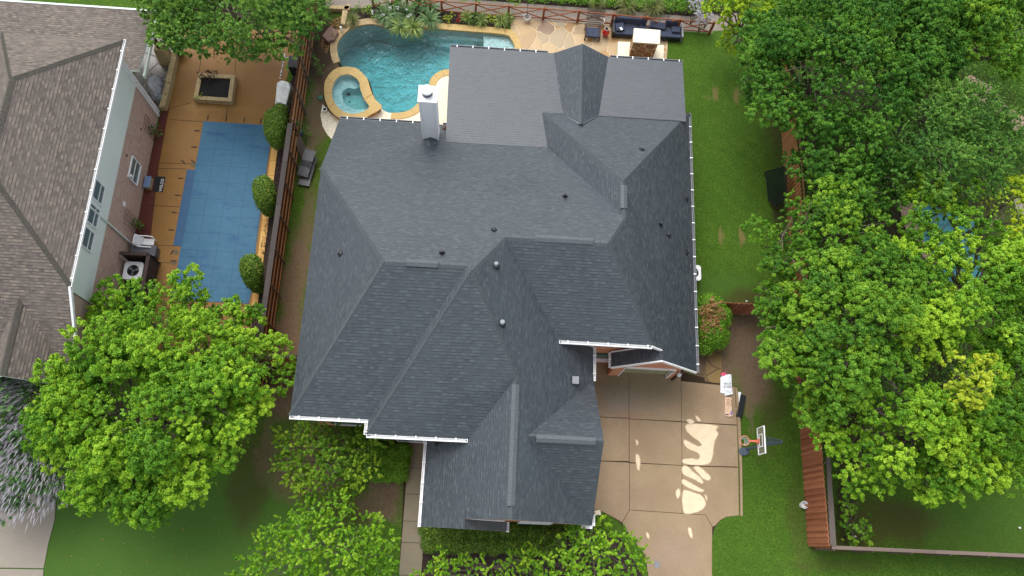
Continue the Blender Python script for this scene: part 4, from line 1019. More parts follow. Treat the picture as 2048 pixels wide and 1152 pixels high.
# short return of the back-left planter: low stone blocks
for k,(q,lab) in enumerate([([(660,10),(700,12),(699,20),(658,17)],'long low stone block at the back of the rock bed'),([(688,13),(698,6),(701,14),(695,20),(686,18)],'square corner stone block of the rock bed'),([(685,20),(696,21),(690,50),(681,48)],'upright row of tan stone edging beside the yellow green plant')]):
    tag(MB().prism(ats(q,.3),0,.32).build('stone_block',K['stone'],bevel=.03),lab,'stone')
tag(MB().prism(ats([(644,72),(660,52),(677,63),(668,80),(655,83)],.25),.0,.28).build('flagstone_slab',m_noise('purple_slab',(.15,.09,.07),(.21,.13,.10),2,.7),bevel=.02),'flat purple brown slab lying against the pool coping','stone')
MBs=MB(); x,y,_=at(666,68,.3); tag(MB().torus((x,y,.31),.10,.025).build('ring',K['stone']),'small tan ring lying on the purple slab','ring')

# ------------------------------------------------------------ things in the back yard
def bucket(name,label,px,py,r=.19,h=.36,z=.02,pole=None,group=None,mat='white'):
    x,y,_=at(px,py,z+h/2); t=thing(name,label,'bucket',(x,y,z),group)
    MB().lathe((x,y,z),[(0,.0),(r*.82,0),(r,h),(r+.015,h),(r+.015,h-.03),(r-.01,h-.03),(r-.012,h-.005),(r*.8,.03),(0,.03)],20).build('shell',K[mat],t)
    MB().tube([(x-r,y,h*.85+z),(x-r*.7,y-r*.9,h*.55+z),(x+r*.7,y-r*.9,h*.55+z),(x+r,y,h*.85+z)],.006,5).build('handle',K['grey'],t)
    if pole: MB().lathe((x,y,z),[(0,h*.75),(r*.85,h*.75)],16).build('ballast',K['nconc'],t)
    return x,y
for (px,py,tx,ty,lab) in [(1054,37,1057,-28,'left end of the back fence, above the pool shelf'),(1202,45,1218,-9,'beside the red jar and slatted chair'),(1329,56,1348,0,'at the right end of the sofa')]:
    x,y=bucket('white_bucket','white bucket weighing down a string light pole, '+lab.split(',')[0],px,py,pole=True,group='buckets holding string light poles')
    # pole top found on the photo at height 2.9
    bx_,by_,_=at(tx,ty,2.6); tt=thing('light_pole','thin grey string light pole standing in a bucket, '+lab.split(',')[0],'pole',(x,y,.1),'string light poles')
    MB().tube([(x,y,.1),(x+(bx_-x)*.5,y+(by_-y)*.5,1.35),(bx_,by_,2.6)],[.018,.016,.014],8).build('pole',K['greyw'],tt)
    MB().torus((bx_,by_,2.62),.03,.006,10,5).build('hook',K['grey'],tt)
def cushion(mb,x0,x1,y0,y1,z0,z1): mb.box(x0,x1,y0,y1,z0,z1)
# outdoor fireplace
fx,fy,_=at(1286,112,0)
t=thing('outdoor_fireplace','flagstone faced outdoor fireplace with cream slab top on the patio','fireplace',(8.8,27.4,0))
def fq(pts,z0,z1,nm,m,bev=.015): return MB().prism(ats(pts,z1),z0,z1).build(nm,K[m],t,bevel=bev)
fq([(1268,56),(1321,60),(1320,88),(1266,84)],1.95,2.05,'cap','cream')
q=ats([(1270,58),(1318,62),(1317,86),(1268,82)],1.95)
mb=MB(); mb.prism(q,0,1.95); mb.build('body',K['facest'],t)
fq([(1236,83),(1261,84),(1259,128),(1235,126)],.0,.50,'hearth_bench','cream'); fq([(1303,89),(1328,90),(1327,130),(1300,128)],.0,.50,'hearth_bench','cream')
# sofa set
t=thing('patio_sofa','dark slate cushioned patio sofa with pillow in front of the rail fence','sofa',(*at(1250,60)[:2],0))
o=at(1224,72); e_=at(1278,76); x0=o[0]; x1=x0+2.0; y0=at(1250,72,.3)[1]; 
MB().box(x0,x1,y0,y0+.85,.08,.3).build('base',K['dark'],t); MB().box(x0+.08,x1,y0+.02,y0+.68,.3,.45).build('seat_cushion',K['navy'],t,bevel=.04)
MB().obox((x0+1.0,y0+.78,.42),1.9,.18,.46,0,-.2).build('back_cushion',K['navy'],t,bevel=.05); MB().box(x0-.06,x0+.06,y0,y0+.85,.08,.6).build('arm',K['dark'],t)
MB().obox((x0+.35,y0+.42,.5),.5,.46,.16,.25,.25).build('pillow',K['navy'],t,bevel=.05)
tag(MB().obox((x0+.42,y0+.2,.68),.13,.20,.03,.6).build('white_bird_figure',K['white'],bevel=.01),'tiny white object on the sofa pillow','ornament')
t=thing('patio_sofa','right half of the slate patio seating partly behind the cream fireplace top','sofa',(x1+.3,y0+.2,0))
MB().box(x1+.1,x1+2.1,y0+.02,y0+.9,.08,.3).build('base',K['dark'],t); MB().box(x1+.12,x1+2.0,y0+.04,y0+.7,.3,.45).build('seat_cushion',K['navy'],t,bevel=.04)
MB().obox((x1+.62,y0+.72,.5),.95,.40,.16,-.12,.35).build('back_cushion',K['navy'],t,bevel=.05); MB().obox((x1+1.5,y0+.84,.42),.9,.18,.42,0,-.2).build('back_cushion',K['navy'],t,bevel=.05)
MB().obox((x1+1.7,y0+.5,.46),.5,.4,.15,0).build('pillow',K['navy'],t,bevel=.04); MB().box(x1+2.02,x1+2.12,y0,y0+.9,.08,.6).build('arm',K['grey'],t)
t=thing('slatted_lounge_chair','weathered slat backed lounge chair with dark seat beside the red jar','chair',(*at(1186,64)[:2],0))
cx,cy,_=at(1185,66,.35); MB().box(cx-.4,cx+.4,cy-.3,cy+.35,.28,.42).build('seat_cushion',K['navy'],t,bevel=.04)
mb=MB()
for k in range(9): mb.obox((cx,cy+.42+k*.085,.42+k*.075),.86,.075,.02,0,.72)
mb.build('backrest',K['greyw'],t)
for sx in (-.42,.42): MB().box(cx+sx-.04,cx+sx+.04,cy-.34,cy+.5,.45,.5).box(cx+sx-.03,cx+sx+.03,cy-.33,cy-.27,0,.45).box(cx+sx-.03,cx+sx+.03,cy+.4,cy+.46,0,.45).build('arm_frame',K['brownd'],t)
x,y,_=at(1210,72,.0); t=thing('red_jar','glossy red ceramic jar with open dark mouth on the patio','jar',(x,y,.02))
MB().lathe((x,y,.02),[(.0,0),(.10,0),(.19,.22),(.20,.42),(.13,.58),(.12,.62),(.16,.66),(.16,.68),(.10,.66),(.09,.5)],24).build('body',K['red'],t,smooth=True); MB().lathe((x,y,.02),[(.09,.655),(.16,.675),(.165,.70),(.12,.70),(.10,.66)],24).build('rim',K['nconc'],t,smooth=True)
MB().lathe((x,y,.02),[(0,.60),(.10,.60)],16).build('mouth',K['black'],t)
# chaise pair, pallet and small yard things left of the house
t=thing('chaise_lounge','dark curved chaise lounge stacked on another beside the left fence','chaise lounge',(*at(612,330)[:2],0))
def chaise(t,pts,z,w_):
    mb=MB(); rows=[]
    for (px,py,zz) in pts:
        c=Vector(at(px,py,zz)); rows.append(c)
    for a,b in zip(rows,rows[1:]):
        d=(b-a); s_=Vector((-d.y,d.x,0)).normalized()*w_/2
        q=[a-s_,b-s_,b+s_,a+s_]
        if (q[1]-q[0]).cross(q[2]-q[1]).z<0:q=q[::-1]
        mb.hexa([(p.x,p.y,p.z-.05) for p in q],[tuple(p) for p in q])
    return mb
K['wicker']=m_noise('dark_wicker',(.035,.037,.042),(.075,.078,.086),12,.35,.004,60,spec=.6)
chaise(t,[(622,300,.75),(618,308,.82),(614,322,.72),(610,333,.55),(604,352,.42)],0,.62).build('shell',K['wicker'],t,smooth=False,bevel=.02)
t=thing('chaise_lounge','lower dark chaise lounge under the stacked one by the left fence','chaise lounge',(*at(607,350)[:2],0))
chaise(t,[(624,312,.5),(618,328,.42),(614,345,.3),(610,358,.2),(607,371,.18)],0,.64).build('shell',K['wicker'],t,bevel=.02)
t=thing('wood_pallet','small weathered slatted wood panel leaning near the chaise lounges','pallet',(*at(602,287)[:2],0))
a=Vector(at(597,266,.9)); b=Vector(at(614,303,.1)); c=Vector(at(590,284,.9)); 
for k in range(7):
    p=a.lerp(c,k/6); q=p+(b-a); m=MB().tube([p,q],.03,4); m.build('slat',K['greyw'],t)
m=MB().tube([a.lerp(b,.2),c.lerp(c+(b-a),.2)],.025,4).tube([a.lerp(b,.8),c+(b-a)*.8],.025,4).build('batten',K['greyw'],t)
x,y,_=at(599,262,.3); tag(MB().obox((x,y,.02),.25,.3,.25,.3).build('blue_bin',K['blue'],bevel=.02),'small bright blue bin half hidden by the shrub at the fence','bin')
x,y,_=at(650,220,.15); t=thing('white_pot','small white pot on the cream deck corner near the spa','pot',(x,y,.014)); MB().lathe((x,y,.014),[(0,0),(.1,0),(.13,.24),(.10,.24),(.09,.1),(0,.1)],16).build('pot',K['white'],t); MB().lathe((x,y,.014),[(0,.18),(.095,.19)],12).build('soil',K['mulchd'],t)
for px,py in ((641,196),): x,y,_=at(px,py,0); tag(MB().lathe((x,y,0),[(.17,0),(.17,.05),(.15,.07),(0,.075)],18).build('valve_lid',K['greeng']),'round dark green valve lid in the dirt beside the spa','lid')
x,y,_=at(682,57,.3); tag(MB().cyl((x,y,0),.05,.42,12).cyl((x,y,.42),.055,.03,12).build('white_pipe',K['white']),'short white standpipe beside the pool coping','pipe')
def brace(px,py,qx,qy,lab):
    a=Vector(at(px,py,2.2)); b=Vector(at(qx,qy,.02)); tag(MB().tube([a,b],.035,4).build('fence_brace',K['greyw']),lab,'brace',group='leaning fence braces')
for k,(p,q) in enumerate([((600,128),(619,179)),((593,184),(612,230)),((623,60),(634,84)),((616,103),(625,134)),((583,205),(600,231))]):
    brace(*p,*q,['grey brace leaning on the left fence next to the spa','grey brace leaning on the left fence below the spa','uppermost brace on the left fence beside the rock bed','grey brace on the left fence above the green conifer','lowest leaning brace on the left fence, near the covered grill'][k])
# AC unit on the right
def ac_unit(label,x,y,z=0,s=.82,h=.85,white=False):
    t=thing('air_conditioner',label,'air conditioner',(x,y,z)); r=s/2
    def rr_(r_,z_,n=6):
        out=[]; c=.16
        for cx_,cy_,a0 in ((r_-c,r_-c,0),(-r_+c,r_-c,90),(-r_+c,-r_+c,180),(r_-c,-r_+c,270)):
            for k in range(n+1):
                a=math.radians(a0+90*k/n); out.append((x+cx_+c*math.cos(a),y+cy_+c*math.sin(a)))
        return out
    MB().prism(rr_(r-.03,0),z,z+h-.06).build('cabinet',K['grey'],t)
    mb=MB().sheet(rr_(r,0),z+h,[[(x+.30*math.cos(-2*PI*k/24),y+.30*math.sin(-2*PI*k/24)) for k in range(24)]]).skirt(rr_(r,0),z+h-.08,z+h,False)
    mb.build('lid',K['white' if white else 'offwhite'],t)
    MB().cyl((x,y,z+h-.058),.33,.01,24).build('fan_well',K['black'],t)
    mb=MB()
    for k in range(3):
        a=2*PI*k/3+.4; c_,s_=math.cos(a),math.sin(a); mb.face([(x,y,z+h-.035),(x+.27*math.cos(a-.35),y+.27*math.sin(a-.35),z+h-.045),(x+.28*c_,y+.28*s_,z+h-.03),(x+.26*math.cos(a+.35),y+.26*math.sin(a+.35),z+h-.015)])
    mb.cyl((x,y,z+h-.05),.08,.03,12); mb.build('fan',K['grey'],t)
    mb=MB(); 
    for k in range(1,5): mb.torus((x,y,z+h+.004),.065*k,.004,24,4)
    for k in range(8): a=PI*k/4; mb.tube([(x+.05*math.cos(a),y+.05*math.sin(a),z+h+.004),(x+.31*math.cos(a),y+.31*math.sin(a),z+h+.004)],.004,4)
    mb.build('grille',K['dark'],t); return t
x,y,_=at(1386,545,.8); ac_unit('light grey air conditioner showing from under the right eave',x,y,0,.86,.8,True)
x,y,_=at(266,541,.85); ac_unit('white topped air conditioner inside the dark board screen next door',x,y,0,.95,.85)
AX,AY=x,y
# screen round it
t=thing('equipment_screen','dark brown board screen around the air conditioner next door','screen',(AX,AY,0))
c1=at(240,506,1.5); c2=at(297,508,1.5); c3=at(290,566,1.5)
for (a,b) in (((wx+.1,c1[1]),(c2[0],c2[1])),((c2[0],c2[1]),(c2[0],c2[1]-3.2))):
    a=Vector((*a,0));b=Vector((*b,0));d=(b-a).normalized();s_=Vector((-d.y,d.x,0));L=(b-a).length;mb=MB();x_=0
    while x_<L-.02:
        q=[a+d*x_-s_*.012,a+d*(x_+.13)-s_*.012,a+d*(x_+.13)+s_*.012,a+d*x_+s_*.012]; mb.hexa([(p.x,p.y,.04) for p in q],[(p.x,p.y,1.44) for p in q]); x_+=.14
    mb.build('board_panel',K['brownd'],t); q=[a-s_*.09,b-s_*.09,b+s_*.09,a+s_*.09]; MB().hexa([(p.x,p.y,1.445) for p in q],[(p.x,p.y,1.50) for p in q]).build('cap_rail',K['brownd'],t)
# storage box, chair, mat, bench box
x,y,_=at(298,506,.5); K['boxg']=m_plain('grey_box',(.085,.085,.10),.5,.4)
t=thing('deck_box','grey lidded deck storage box behind the white chair','box',(x,y,.012)); MB().obox((x-.3,y+.12,.012),1.25,.55,.5).build('body',K['boxg'],t,bevel=.02); MB().obox((x-.3,y+.12,.515),1.30,.6,.06).build('lid',K['boxg'],t,bevel=.02)
cx,cy,_=at(288,486,.4)
t=thing('white_plastic_chair','white slatted plastic armchair beside the red mulch bed','chair',(cx,cy,.012))
mb=MB()
for k in range(9): mb.box(cx-.02,cx+.46,cy-.24+k*.054,cy-.24+k*.054+.045,.40,.425)
mb.box(cx+.44,cx+.50,cy-.26,cy+.26,.385,.43).build('seat',K['white'],t)
mb=MB()
for k in range(7): mb.hexa([(cx-.05,cy-.22+k*.066,.42),(cx-.02,cy-.22+k*.066,.42),(cx-.02,cy-.17+k*.066,.42),(cx-.05,cy-.17+k*.066,.42)],[(cx-.30,cy-.22+k*.066,.92),(cx-.27,cy-.22+k*.066,.92),(cx-.27,cy-.17+k*.066,.92),(cx-.30,cy-.17+k*.066,.92)])
mb.tube([(cx-.05,cy-.27,.42),(cx-.30,cy-.27,.90),(cx-.31,cy-.2,.95),(cx-.31,cy+.2,.95),(cx-.30,cy+.27,.90),(cx-.05,cy+.27,.42)],.03,6); mb.build('backrest',K['white'],t)
for s_ in (-1,1):
    MB().tube([(cx-.20,cy+s_*.29,.68),(cx+.1,cy+s_*.30,.67),(cx+.40,cy+s_*.29,.65),(cx+.47,cy+s_*.28,.58)],.034,6).build('arm',K['white'],t)
    for xx,e in ((.46,.02),(-.1,-.08)): MB().tube([(cx+xx,cy+s_*.27,.6),(cx+xx+e,cy+s_*.28,.012)],.025,6).build('leg',K['white'],t)
import bpy as _b
def text_mesh(name, body, size, loc, rot, mat, parent, ext=.0015):
    cu=bpy.data.curves.new(name,'FONT'); cu.body=body; cu.size=size; cu.extrude=ext; cu.align_x='CENTER'; cu.align_y='CENTER'
    tmp=bpy.data.objects.new(name,cu); me=bpy.data.meshes.new_from_object(tmp); bpy.data.objects.remove(tmp); bpy.data.curves.remove(cu)
    me.materials.append(mat); o=bpy.data.objects.new(name,me); COL.objects.link(o); o.parent=parent
    off=parent['_off']; o.location=(loc[0]-off[0],loc[1]-off[1],loc[2]-off[2]); o.rotation_euler=rot; return o
q=ats([(313,355),(329,355),(323,382),(308,381)],.03); x=sum(p[0] for p in q)/4; y=sum(p[1] for p in q)/4
t=thing('door_mat','black doormat with white WELCO lettering on the orange deck','doormat',(x,y,.012)); MB().box(x-.26,x+.26,y-.45,y+.45,.012,.03).build('mat',K['black'],t)
text_mesh('lettering','WELCO',.21,(x+.14,y-.05,.032),(0,0,PI/2),K['white'],t)
x,y,_=at(295,364,.35); t=thing('hose_box','small blue grey topped box in the mulch bed under the window','box',(x,y,0)); MB().obox((x,y,0),.30,.62,.36).build('body',K['stone'],t,bevel=.02)
MB().obox((x,y,.365),.34,.66,.05).build('lid',m_plain('blue_grey',(.13,.20,.32),.5,.4),t,bevel=.02)
x,y,_=at(322,331); 
# planter
t=thing('stone_planter','square tan stone planter box with black soil on the orange deck','planter',(*at(428,178)[:2],0))
PO=[(384,206),(463,212),(470,147),(396,147)]
po=ats([(386,198),(463,203),(470,150),(397,146)],.42); pi=offset(po,-.22)
for k in range(4):
    k2=(k+1)%4; MB().prism([po[k],po[k2],pi[k2],pi[k]],0,.42-.002*k).build('wall',K['stone'],t)
MB().prism(pi,0,.30).build('soil',K['soil'],t)
# low wall, column, tarp on the covered patio
t=thing('low_stone_wall','low curved tan stone wall between the covered patio and the orange deck','wall',(*at(330,160)[:2],0))
mb=MB(); ww=[(347,103),(346,120),(341,140),(336,165),(330,190),(323,214)]
for a,b in zip(ww,ww[1:]): 
    q=ats([(a[0]-6,a[1]),(b[0]-6,b[1]),(b[0]+6,b[1]),(a[0]+6,a[1])],.45); mb.prism(offset(q,-.012),0,.45)
mb.build('wall',K['stone'],t)
x,y,_=at(322,100,1.0); t=thing('patio_column','tapered tan stone column under the neighbour porch roof corner','column',(x,y,0))
MB().hexa([(x-.35,y-.35,0),(x+.35,y-.35,0),(x+.35,y+.35,0),(x-.35,y+.35,0)],[(x-.25,y-.25,1.3),(x+.25,y-.25,1.3),(x+.25,y+.25,1.3),(x-.25,y+.25,1.3)]).build('base',K['stone'],t); MB().box(x-.08,x+.08,y-.08,y+.08,1.3,2.8).build('post',K['brownd'],t)
x,y,_=at(312,84,.8); tag(MB().lathe((x,y,.5),[(.02,.35),(.14,.3),(.18,.15),(.12,.0)],12).build('terracotta_pot',m_plain('terra',(.50,.16,.08))),'small orange pot beside the tan stone column','pot')
K['tarp']=m_noise('silver_tarp',(.30,.30,.33),(.46,.46,.49),3,.6,.03,8)
x,y,_=at(309,172,.5)
t=thing('covered_furniture','silver grey cloth cover draped over patio furniture next door','cover',(x,y,0))
mb=MB(); pts=spline(ats([(300,147),(316,148),(320,158),(322,172),(318,190),(309,196),(297,186),(290,168)],.5),3); top=offset(pts,-.22); n=len(pts)
rr=random.Random(4)
for k in range(n):
    k2=(k+1)%n; w0=.05*math.sin(k*2.1); w1=.05*math.sin((k+1)*2.1)
    mb.face([(pts[k][0]+w0,pts[k][1],.05),(pts[k2][0]+w1,pts[k2][1],.05),(*top[k2],.72+w1),(*top[k],.72+w0)])
mb.face([(*top[k],.72+.05*math.sin(k*2.1)) for k in range(n)]); mb.build('cloth',K['tarp'],t)
x,y,_=at(319,196,.3); tag(MB().lathe((x,y,0.02),[(0,.45),(.2,.42),(.26,.2),(.24,0)],10).build('grey_bin',K['grey']),'dark grey round bin below the silver cover','bin')
# grill cover, trash can, pole
x,y,_=at(567,186,.9)
K['grillc']=m_noise('white_cover',(.80,.80,.74),(.86,.86,.80),2,.6,.02,6)
t=thing('covered_grill','off white fitted cover over a grill by the left fence','grill',(x,y,.012))
q0=ats([(548,215),(577,222),(588,180),(583,165),(563,158),(553,163)],.15); q1=ats([(551,207),(574,214),(584,176),(579,164),(564,159),(555,164)],1.0)
q1=[(p[0]*.9+x*.1,p[1]*.9+y*.1) for p in q1]
MB().hexa([(*p,.03) for p in q0],[(*p,1.05+.05*(k%2)) for k,p in enumerate(q1)]).build('cover',K['grillc'],t,bevel=.06)
x,y,_=at(589,128,.8); t=thing('wheeled_bin','black wheeled bin standing against the left fence','bin',(x,y,.012)); MB().hexa([(x-.24,y-.28,.05),(x+.24,y-.28,.05),(x+.24,y+.28,.05),(x-.24,y+.28,.05)],[(x-.29,y-.34,.95),(x+.29,y-.34,.95),(x+.29,y+.34,.95),(x-.29,y+.34,.95)]).build('body',K['black'],t); MB().box(x-.31,x+.31,y-.37,y+.37,.955,1.02).build('lid',K['dark'],t,bevel=.03)
for sy in (-.2,.2): MB().tube([(x+.27,y+sy,.12),(x+.33,y+sy,.12)],.1,12).build('wheel',K['dark'],t)
a=Vector(at(570,106,.9)); b=Vector(at(560,157,.9)); t=thing('white_pole','white and black banded pool pole resting above the covered grill','pole',(a.x,a.y,.9))
MB().tube([a,b],.035,8).build('pole',K['white'],t)
for f in (.3,.42,.55,.62,.8,.92): MB().tube([a.lerp(b,f),a.lerp(b,f+.035)],.038,8).build('band',K['black'],t)
c=Vector(at(567,115,.9)); d=Vector(at(582,115,.9)); MB().tube([c,d],.02,6).build('cross_bar',K['white'],t); 
x,y,_=at(336,100,.5); tag(MB().lathe((x,y,.45),[(0,.55),(.06,.5),(.05,0),(.0,0)],8).build('white_umbrella_pole',K['offwhite']),'short pale post at the end of the low stone wall','post')
x,y,_=at(356,98,.4); t=thing('covered_kettle_grill','small black covered kettle grill at the top end of the low stone wall','grill',(x,y,0.012)); MB().lathe((x,y,.012),[(.0,.95),(.18,.9),(.30,.72),(.27,.4),(.22,.05)],14).build('cover',K['black'],t); MB().cyl((x,y,.96),.03,.05,8).build('knob',K['dark'],t)
# trellises with climbing plants
for (pts,lab,fl) in (([(286,233),(305,252),(312,277),(293,258)],'wire wall trellis with climbing plant, nearer the tarp','red'),([(251,422),(264,433),(274,462),(246,440)],'wire wall trellis with a rose bush above the white chair','red')):
    # stands against the wall: rectangle in the wall plane
    def onwall(px,py,xw=wx+.06):
        r=(px-1024)*R_+(py-576)*D_+1593.0*F_; t_=xw/r[0]; return (xw,r[1]*t_,CAMZ+r[2]*t_)
    w4=[onwall(*p) for p in pts]; ymin,ymax=min(p[1] for p in w4),max(p[1] for p in w4); ymin,ymax=(ymin+ymax)/2-.38,(ymin+ymax)/2+.38
    t=thing('wall_trellis',lab,'trellis',(wx+.06,(ymin+ymax)/2,0)); mb=MB()
    for k in range(4): mb.tube([(wx+.07,ymin+(ymax-ymin)*k/3,.05),(wx+.07,ymin+(ymax-ymin)*k/3,1.65)],.009,5)
    for k in range(6): mb.tube([(wx+.07,ymin,.15+k*.3),(wx+.07,ymax,.15+k*.3)],.008,5)
    mb.build('frame',K['brownd'],t); ym=(ymin+ymax)/2
    b_=bush('climbing_plant','leafy climbing plant with a few red blooms on the '+('upper' if pts[0][1]<300 else 'lower')+' wall trellis',[(wx+.3,ym,.35,.38),(wx+.25,ym-.05,.8,.26)],'box',seed=int(ym*10),cat='plant',world=True,dens=3,subr=(.14,.24),leaf=(.07,.045),per=30)
    V_,T_=crown([(wx+.32,ym,.55,.36)],np.random.RandomState(3),subr=(.1,.16),dens=2,tsp=.25,tr=.06,per=7,leaf=(.05,.04),fill=0); quads_mesh('flower',V_,T_,LF['red'],b_)

# ------------------------------------------------------------ right side and driveway
# basketball hoop
rx,ry,_=at(1487.5,882,3.05); 
t=thing('basketball_hoop','portable basketball hoop with clear white edged backboard beside the driveway','basketball hoop',(14.5,5.3,0))
bxp=12.72+.62; ry=5.02
MB().torus((12.68,ry,3.05),.225,.016,28,8).build('rim',K['orange'],t)
MB().hexa([(12.88,ry-.03,3.04),(bxp,ry-.06,3.04),(bxp,ry+.06,3.04),(12.88,ry+.03,3.04)],[(12.88,ry-.03,3.06),(bxp,ry-.06,3.06),(bxp,ry+.06,3.06),(12.88,ry+.03,3.06)]).box(bxp-.05,bxp-.02,ry-.12,ry+.12,2.95,3.2).build('bracket',K['orange'],t)
mb=MB()
for k in range(12):
    a0=2*PI*k/12
    for s_ in (-1,1):
        pr=[]
        for j in range(4):
            a=a0+s_*j*2*PI/24; r=.225-.035*j; pr.append((12.68+r*math.cos(a),ry+r*math.sin(a),3.04-j*.13))
        mb.tube(pr,.006,4,cap=False)
mb.build('net',K['white'],t)
K['acr']=m_plain('acrylic_backboard',(.20,.23,.17),.25,.6)
m_=K['acr']; m_.node_tree.nodes['Principled BSDF'].inputs['Alpha'].default_value=.45
MB().box(bxp+.005,bxp+.02,ry-.60,ry+.60,2.92,3.80).build('backboard',K['acr'],t)
mb=MB(); 
for y0,y1,z0,z1 in ((-.63,-.59,2.9,3.82),(.59,.63,2.9,3.82),(-.59,.59,2.9,2.94),(-.59,.59,3.78,3.82)): mb.box(bxp-.012,bxp+.04,ry+y0,ry+y1,z0,z1)
mb.build('backboard_frame',K['white'],t)
mb=MB()
for y0,y1,z0,z1 in ((-.3,-.25,3.1,3.56),(.25,.3,3.1,3.56),(-.25,.25,3.1,3.15),(-.25,.25,3.51,3.56)): mb.box(bxp-.008,bxp+.004,ry+y0,ry+y1,z0,z1)
mb.build('shooter_square',K['white'],t)
K['post']=m_plain('blue_grey_metal',(.055,.075,.105),.4,.5)
for s_ in (-.12,.12): MB().tube([(bxp+.03,ry+s_,3.15),(14.35,ry+s_*.5,2.75)],.03,6).build('support_arm',K['post'],t); MB().tube([(bxp+.03,ry+s_,3.75),(14.35,ry+s_*.5,3.2)],.03,6).build('support_arm',K['post'],t)
MB().tube([(14.35,ry,3.3),(14.1,ry,1.6),(13.75,ry,.15)],[.055,.06,.065],8).build('pole',K['post'],t)
MB().prism(spline([(13.4,4.72),(13.38,4.98),(13.6,5.08),(13.85,5.0),(13.85,4.8),(13.65,4.68)],4),.0,.15).build('base_tank',K['post'],t,bevel=.03)
# shingle wrappers on the drive
def sheetbag(name,label,cat,pts,z,mat,parent=None,h=.06):
    q=ats(pts,z+h); t=thing(name,label,cat,(q[0][0],q[0][1],z)); MB().prism(q,z,z+h).build('bag',mat,t,bevel=.015); return t,q
K['wrap']=m_noise('white_wrap',(.66,.70,.74),(.76,.79,.82),3,.45,.01,9)
t,_=sheetbag('plastic_wrapper','white plastic wrapper lying under the lettered one on the driveway edge','wrapper',[(1441,754),(1455,751),(1453,788),(1450,787),(1441,786)],.035,K['wrap'])
t,q=sheetbag('plastic_wrapper','white plastic wrapper with upside down black lettering on the driveway edge','wrapper',[(1443,752),(1456,748),(1463,749),(1464,770),(1466,788),(1450,792),(1449,781),(1448,760)],.10,K['wrap'],h=.05)
tx,ty,_=at(1456,773.5,.16); text_mesh('lettering','OKCO',.155,(tx,ty,.162),(0,0,PI+.10),K['dark'],t); tx,ty,_=at(1455,767,.16); text_mesh('lettering','ROOFI',.125,(tx,ty,.162),(0,0,PI+.05),K['dark'],t)
x,y,_=at(1446,749,.1); tag(MB().lathe((x,y,.03),[(.0,.16),(.09,.15),(.13,.08),(.1,0)],10).obox((x+.08,y+.03,.03),.14,.12,.12,.4).build('pink_wrapper',K['pink']),'crumpled bright pink wrapper above the white ones','wrapper')
K['kraft']=m_noise('kraft_paper',(.50,.32,.20),(.64,.46,.33),4,.7,.01,12)
t,q=sheetbag('paper_sack','torn tan paper sack with printed text beside the driveway curb','sack',[(1450,793),(1464,796),(1462,802),(1464,818),(1466,832),(1458,834),(1449,831),(1450,815)],.03,K['kraft'],h=.07)
x,y,_=at(1463,826,.11); MB().obox((x,y,.102),.07,.20,.004,-.1).build('print_band',m_plain('violet_print',(.18,.12,.45)),t)
x,y,_=at(1457,829,.11); MB().obox((x-.08,y,.102),.16,.05,.004).build('sack_tear',K['black'],t); 
for k in range(5): x,y,_=at(1456,799+k*3.2,.11); MB().obox((x,y,.102),.20,.03,.003).build('print_line',m_plain('brown_print',(.36,.17,.10)) if k==0 else bpy.data.materials['brown_print'],t)
a=Vector(at(1480,784,.08)); b=Vector(at(1474,832,.08)); t=thing('gutter_offcut','white and black length of gutter lying on the dirt beside the curb','gutter piece',(a.x,a.y,0))
def strip(name,p,q,w_,z0,z1,m):
    p,q=Vector(p),Vector(q); d=(q-p); s_=Vector((-d.y,d.x,0)).normalized()*w_/2; MB().hexa([(*(v)[:2],z0) for v in (p-s_,q-s_,q+s_,p+s_)][::-1],[(*(v)[:2],z1) for v in (p-s_,q-s_,q+s_,p+s_)][::-1]).build(name,m,t)
strip('trough',at(1479.5,784,.1),at(1476,820,.1),.16,0,.10,K['white']); strip('black_guard',at(1487,790,.15),at(1478.5,834,.15),.27,.02,.16,K['black'])
bucket('white_ring_bucket','white bucket on the lawn against the red brown fence',1606.5,1010,.17,.34,0)
x,y,_=at(1195,1026,.15); tag(MB().obox((x,y,0),.30,.24,.24,.2).build('stone_block',K['cream'],bevel=.02),'small pale stone block at the corner of the driveway','stone')
# black sports net
t=thing('sports_net','black framed training net leaning at the edge of the lawn','net',(*at(1550,375)[:2],0))
f=[at(1532,343,.6),at(1572,333,1.5),at(1573,392,1.5),at(1552,413,.6),at(1537,400,.25)]
for a,b in zip(f,f[1:]+f[:1]): MB().tube([a,b],.035,6).build('frame_tube',K['black'],t)
m_n,nt_,b_=newmat('black_netting'); fin(m_n,nt_,b_,(.012,.02,.012),.9,.1); b_.inputs['Alpha'].default_value=.82
mb=MB(); c=tuple(sum(p[i] for p in f)/5-(.25 if i==2 else 0) for i in range(3))
for a,b in zip(f,f[1:]+f[:1]): mb.face([a,b,c])
mb.build('netting',m_n,t)
x,y,_=at(1533,345,.4); MB().tube([(x,y,0),at(1532,343,.62)],.03,6).build('frame_tube',K['black'],t)
for (px,py,lab) in [(1695,1011,'white ball under the tree left of the leafy sapling'),(1710,1073,'white ball among the sapling leaves'),(2039,1056,'white ball on the far right lawn'),(1493,603,'white ball on the dirt by the gate fence')]:
    x,y,_=at(px,py,.05); tag(MB().lathe((x,y,.0),[(0,.0),(.05,.02),(.06,.06),(.05,.10),(0,.12)],10).build('ball',K['white'],smooth=True),lab,'ball')
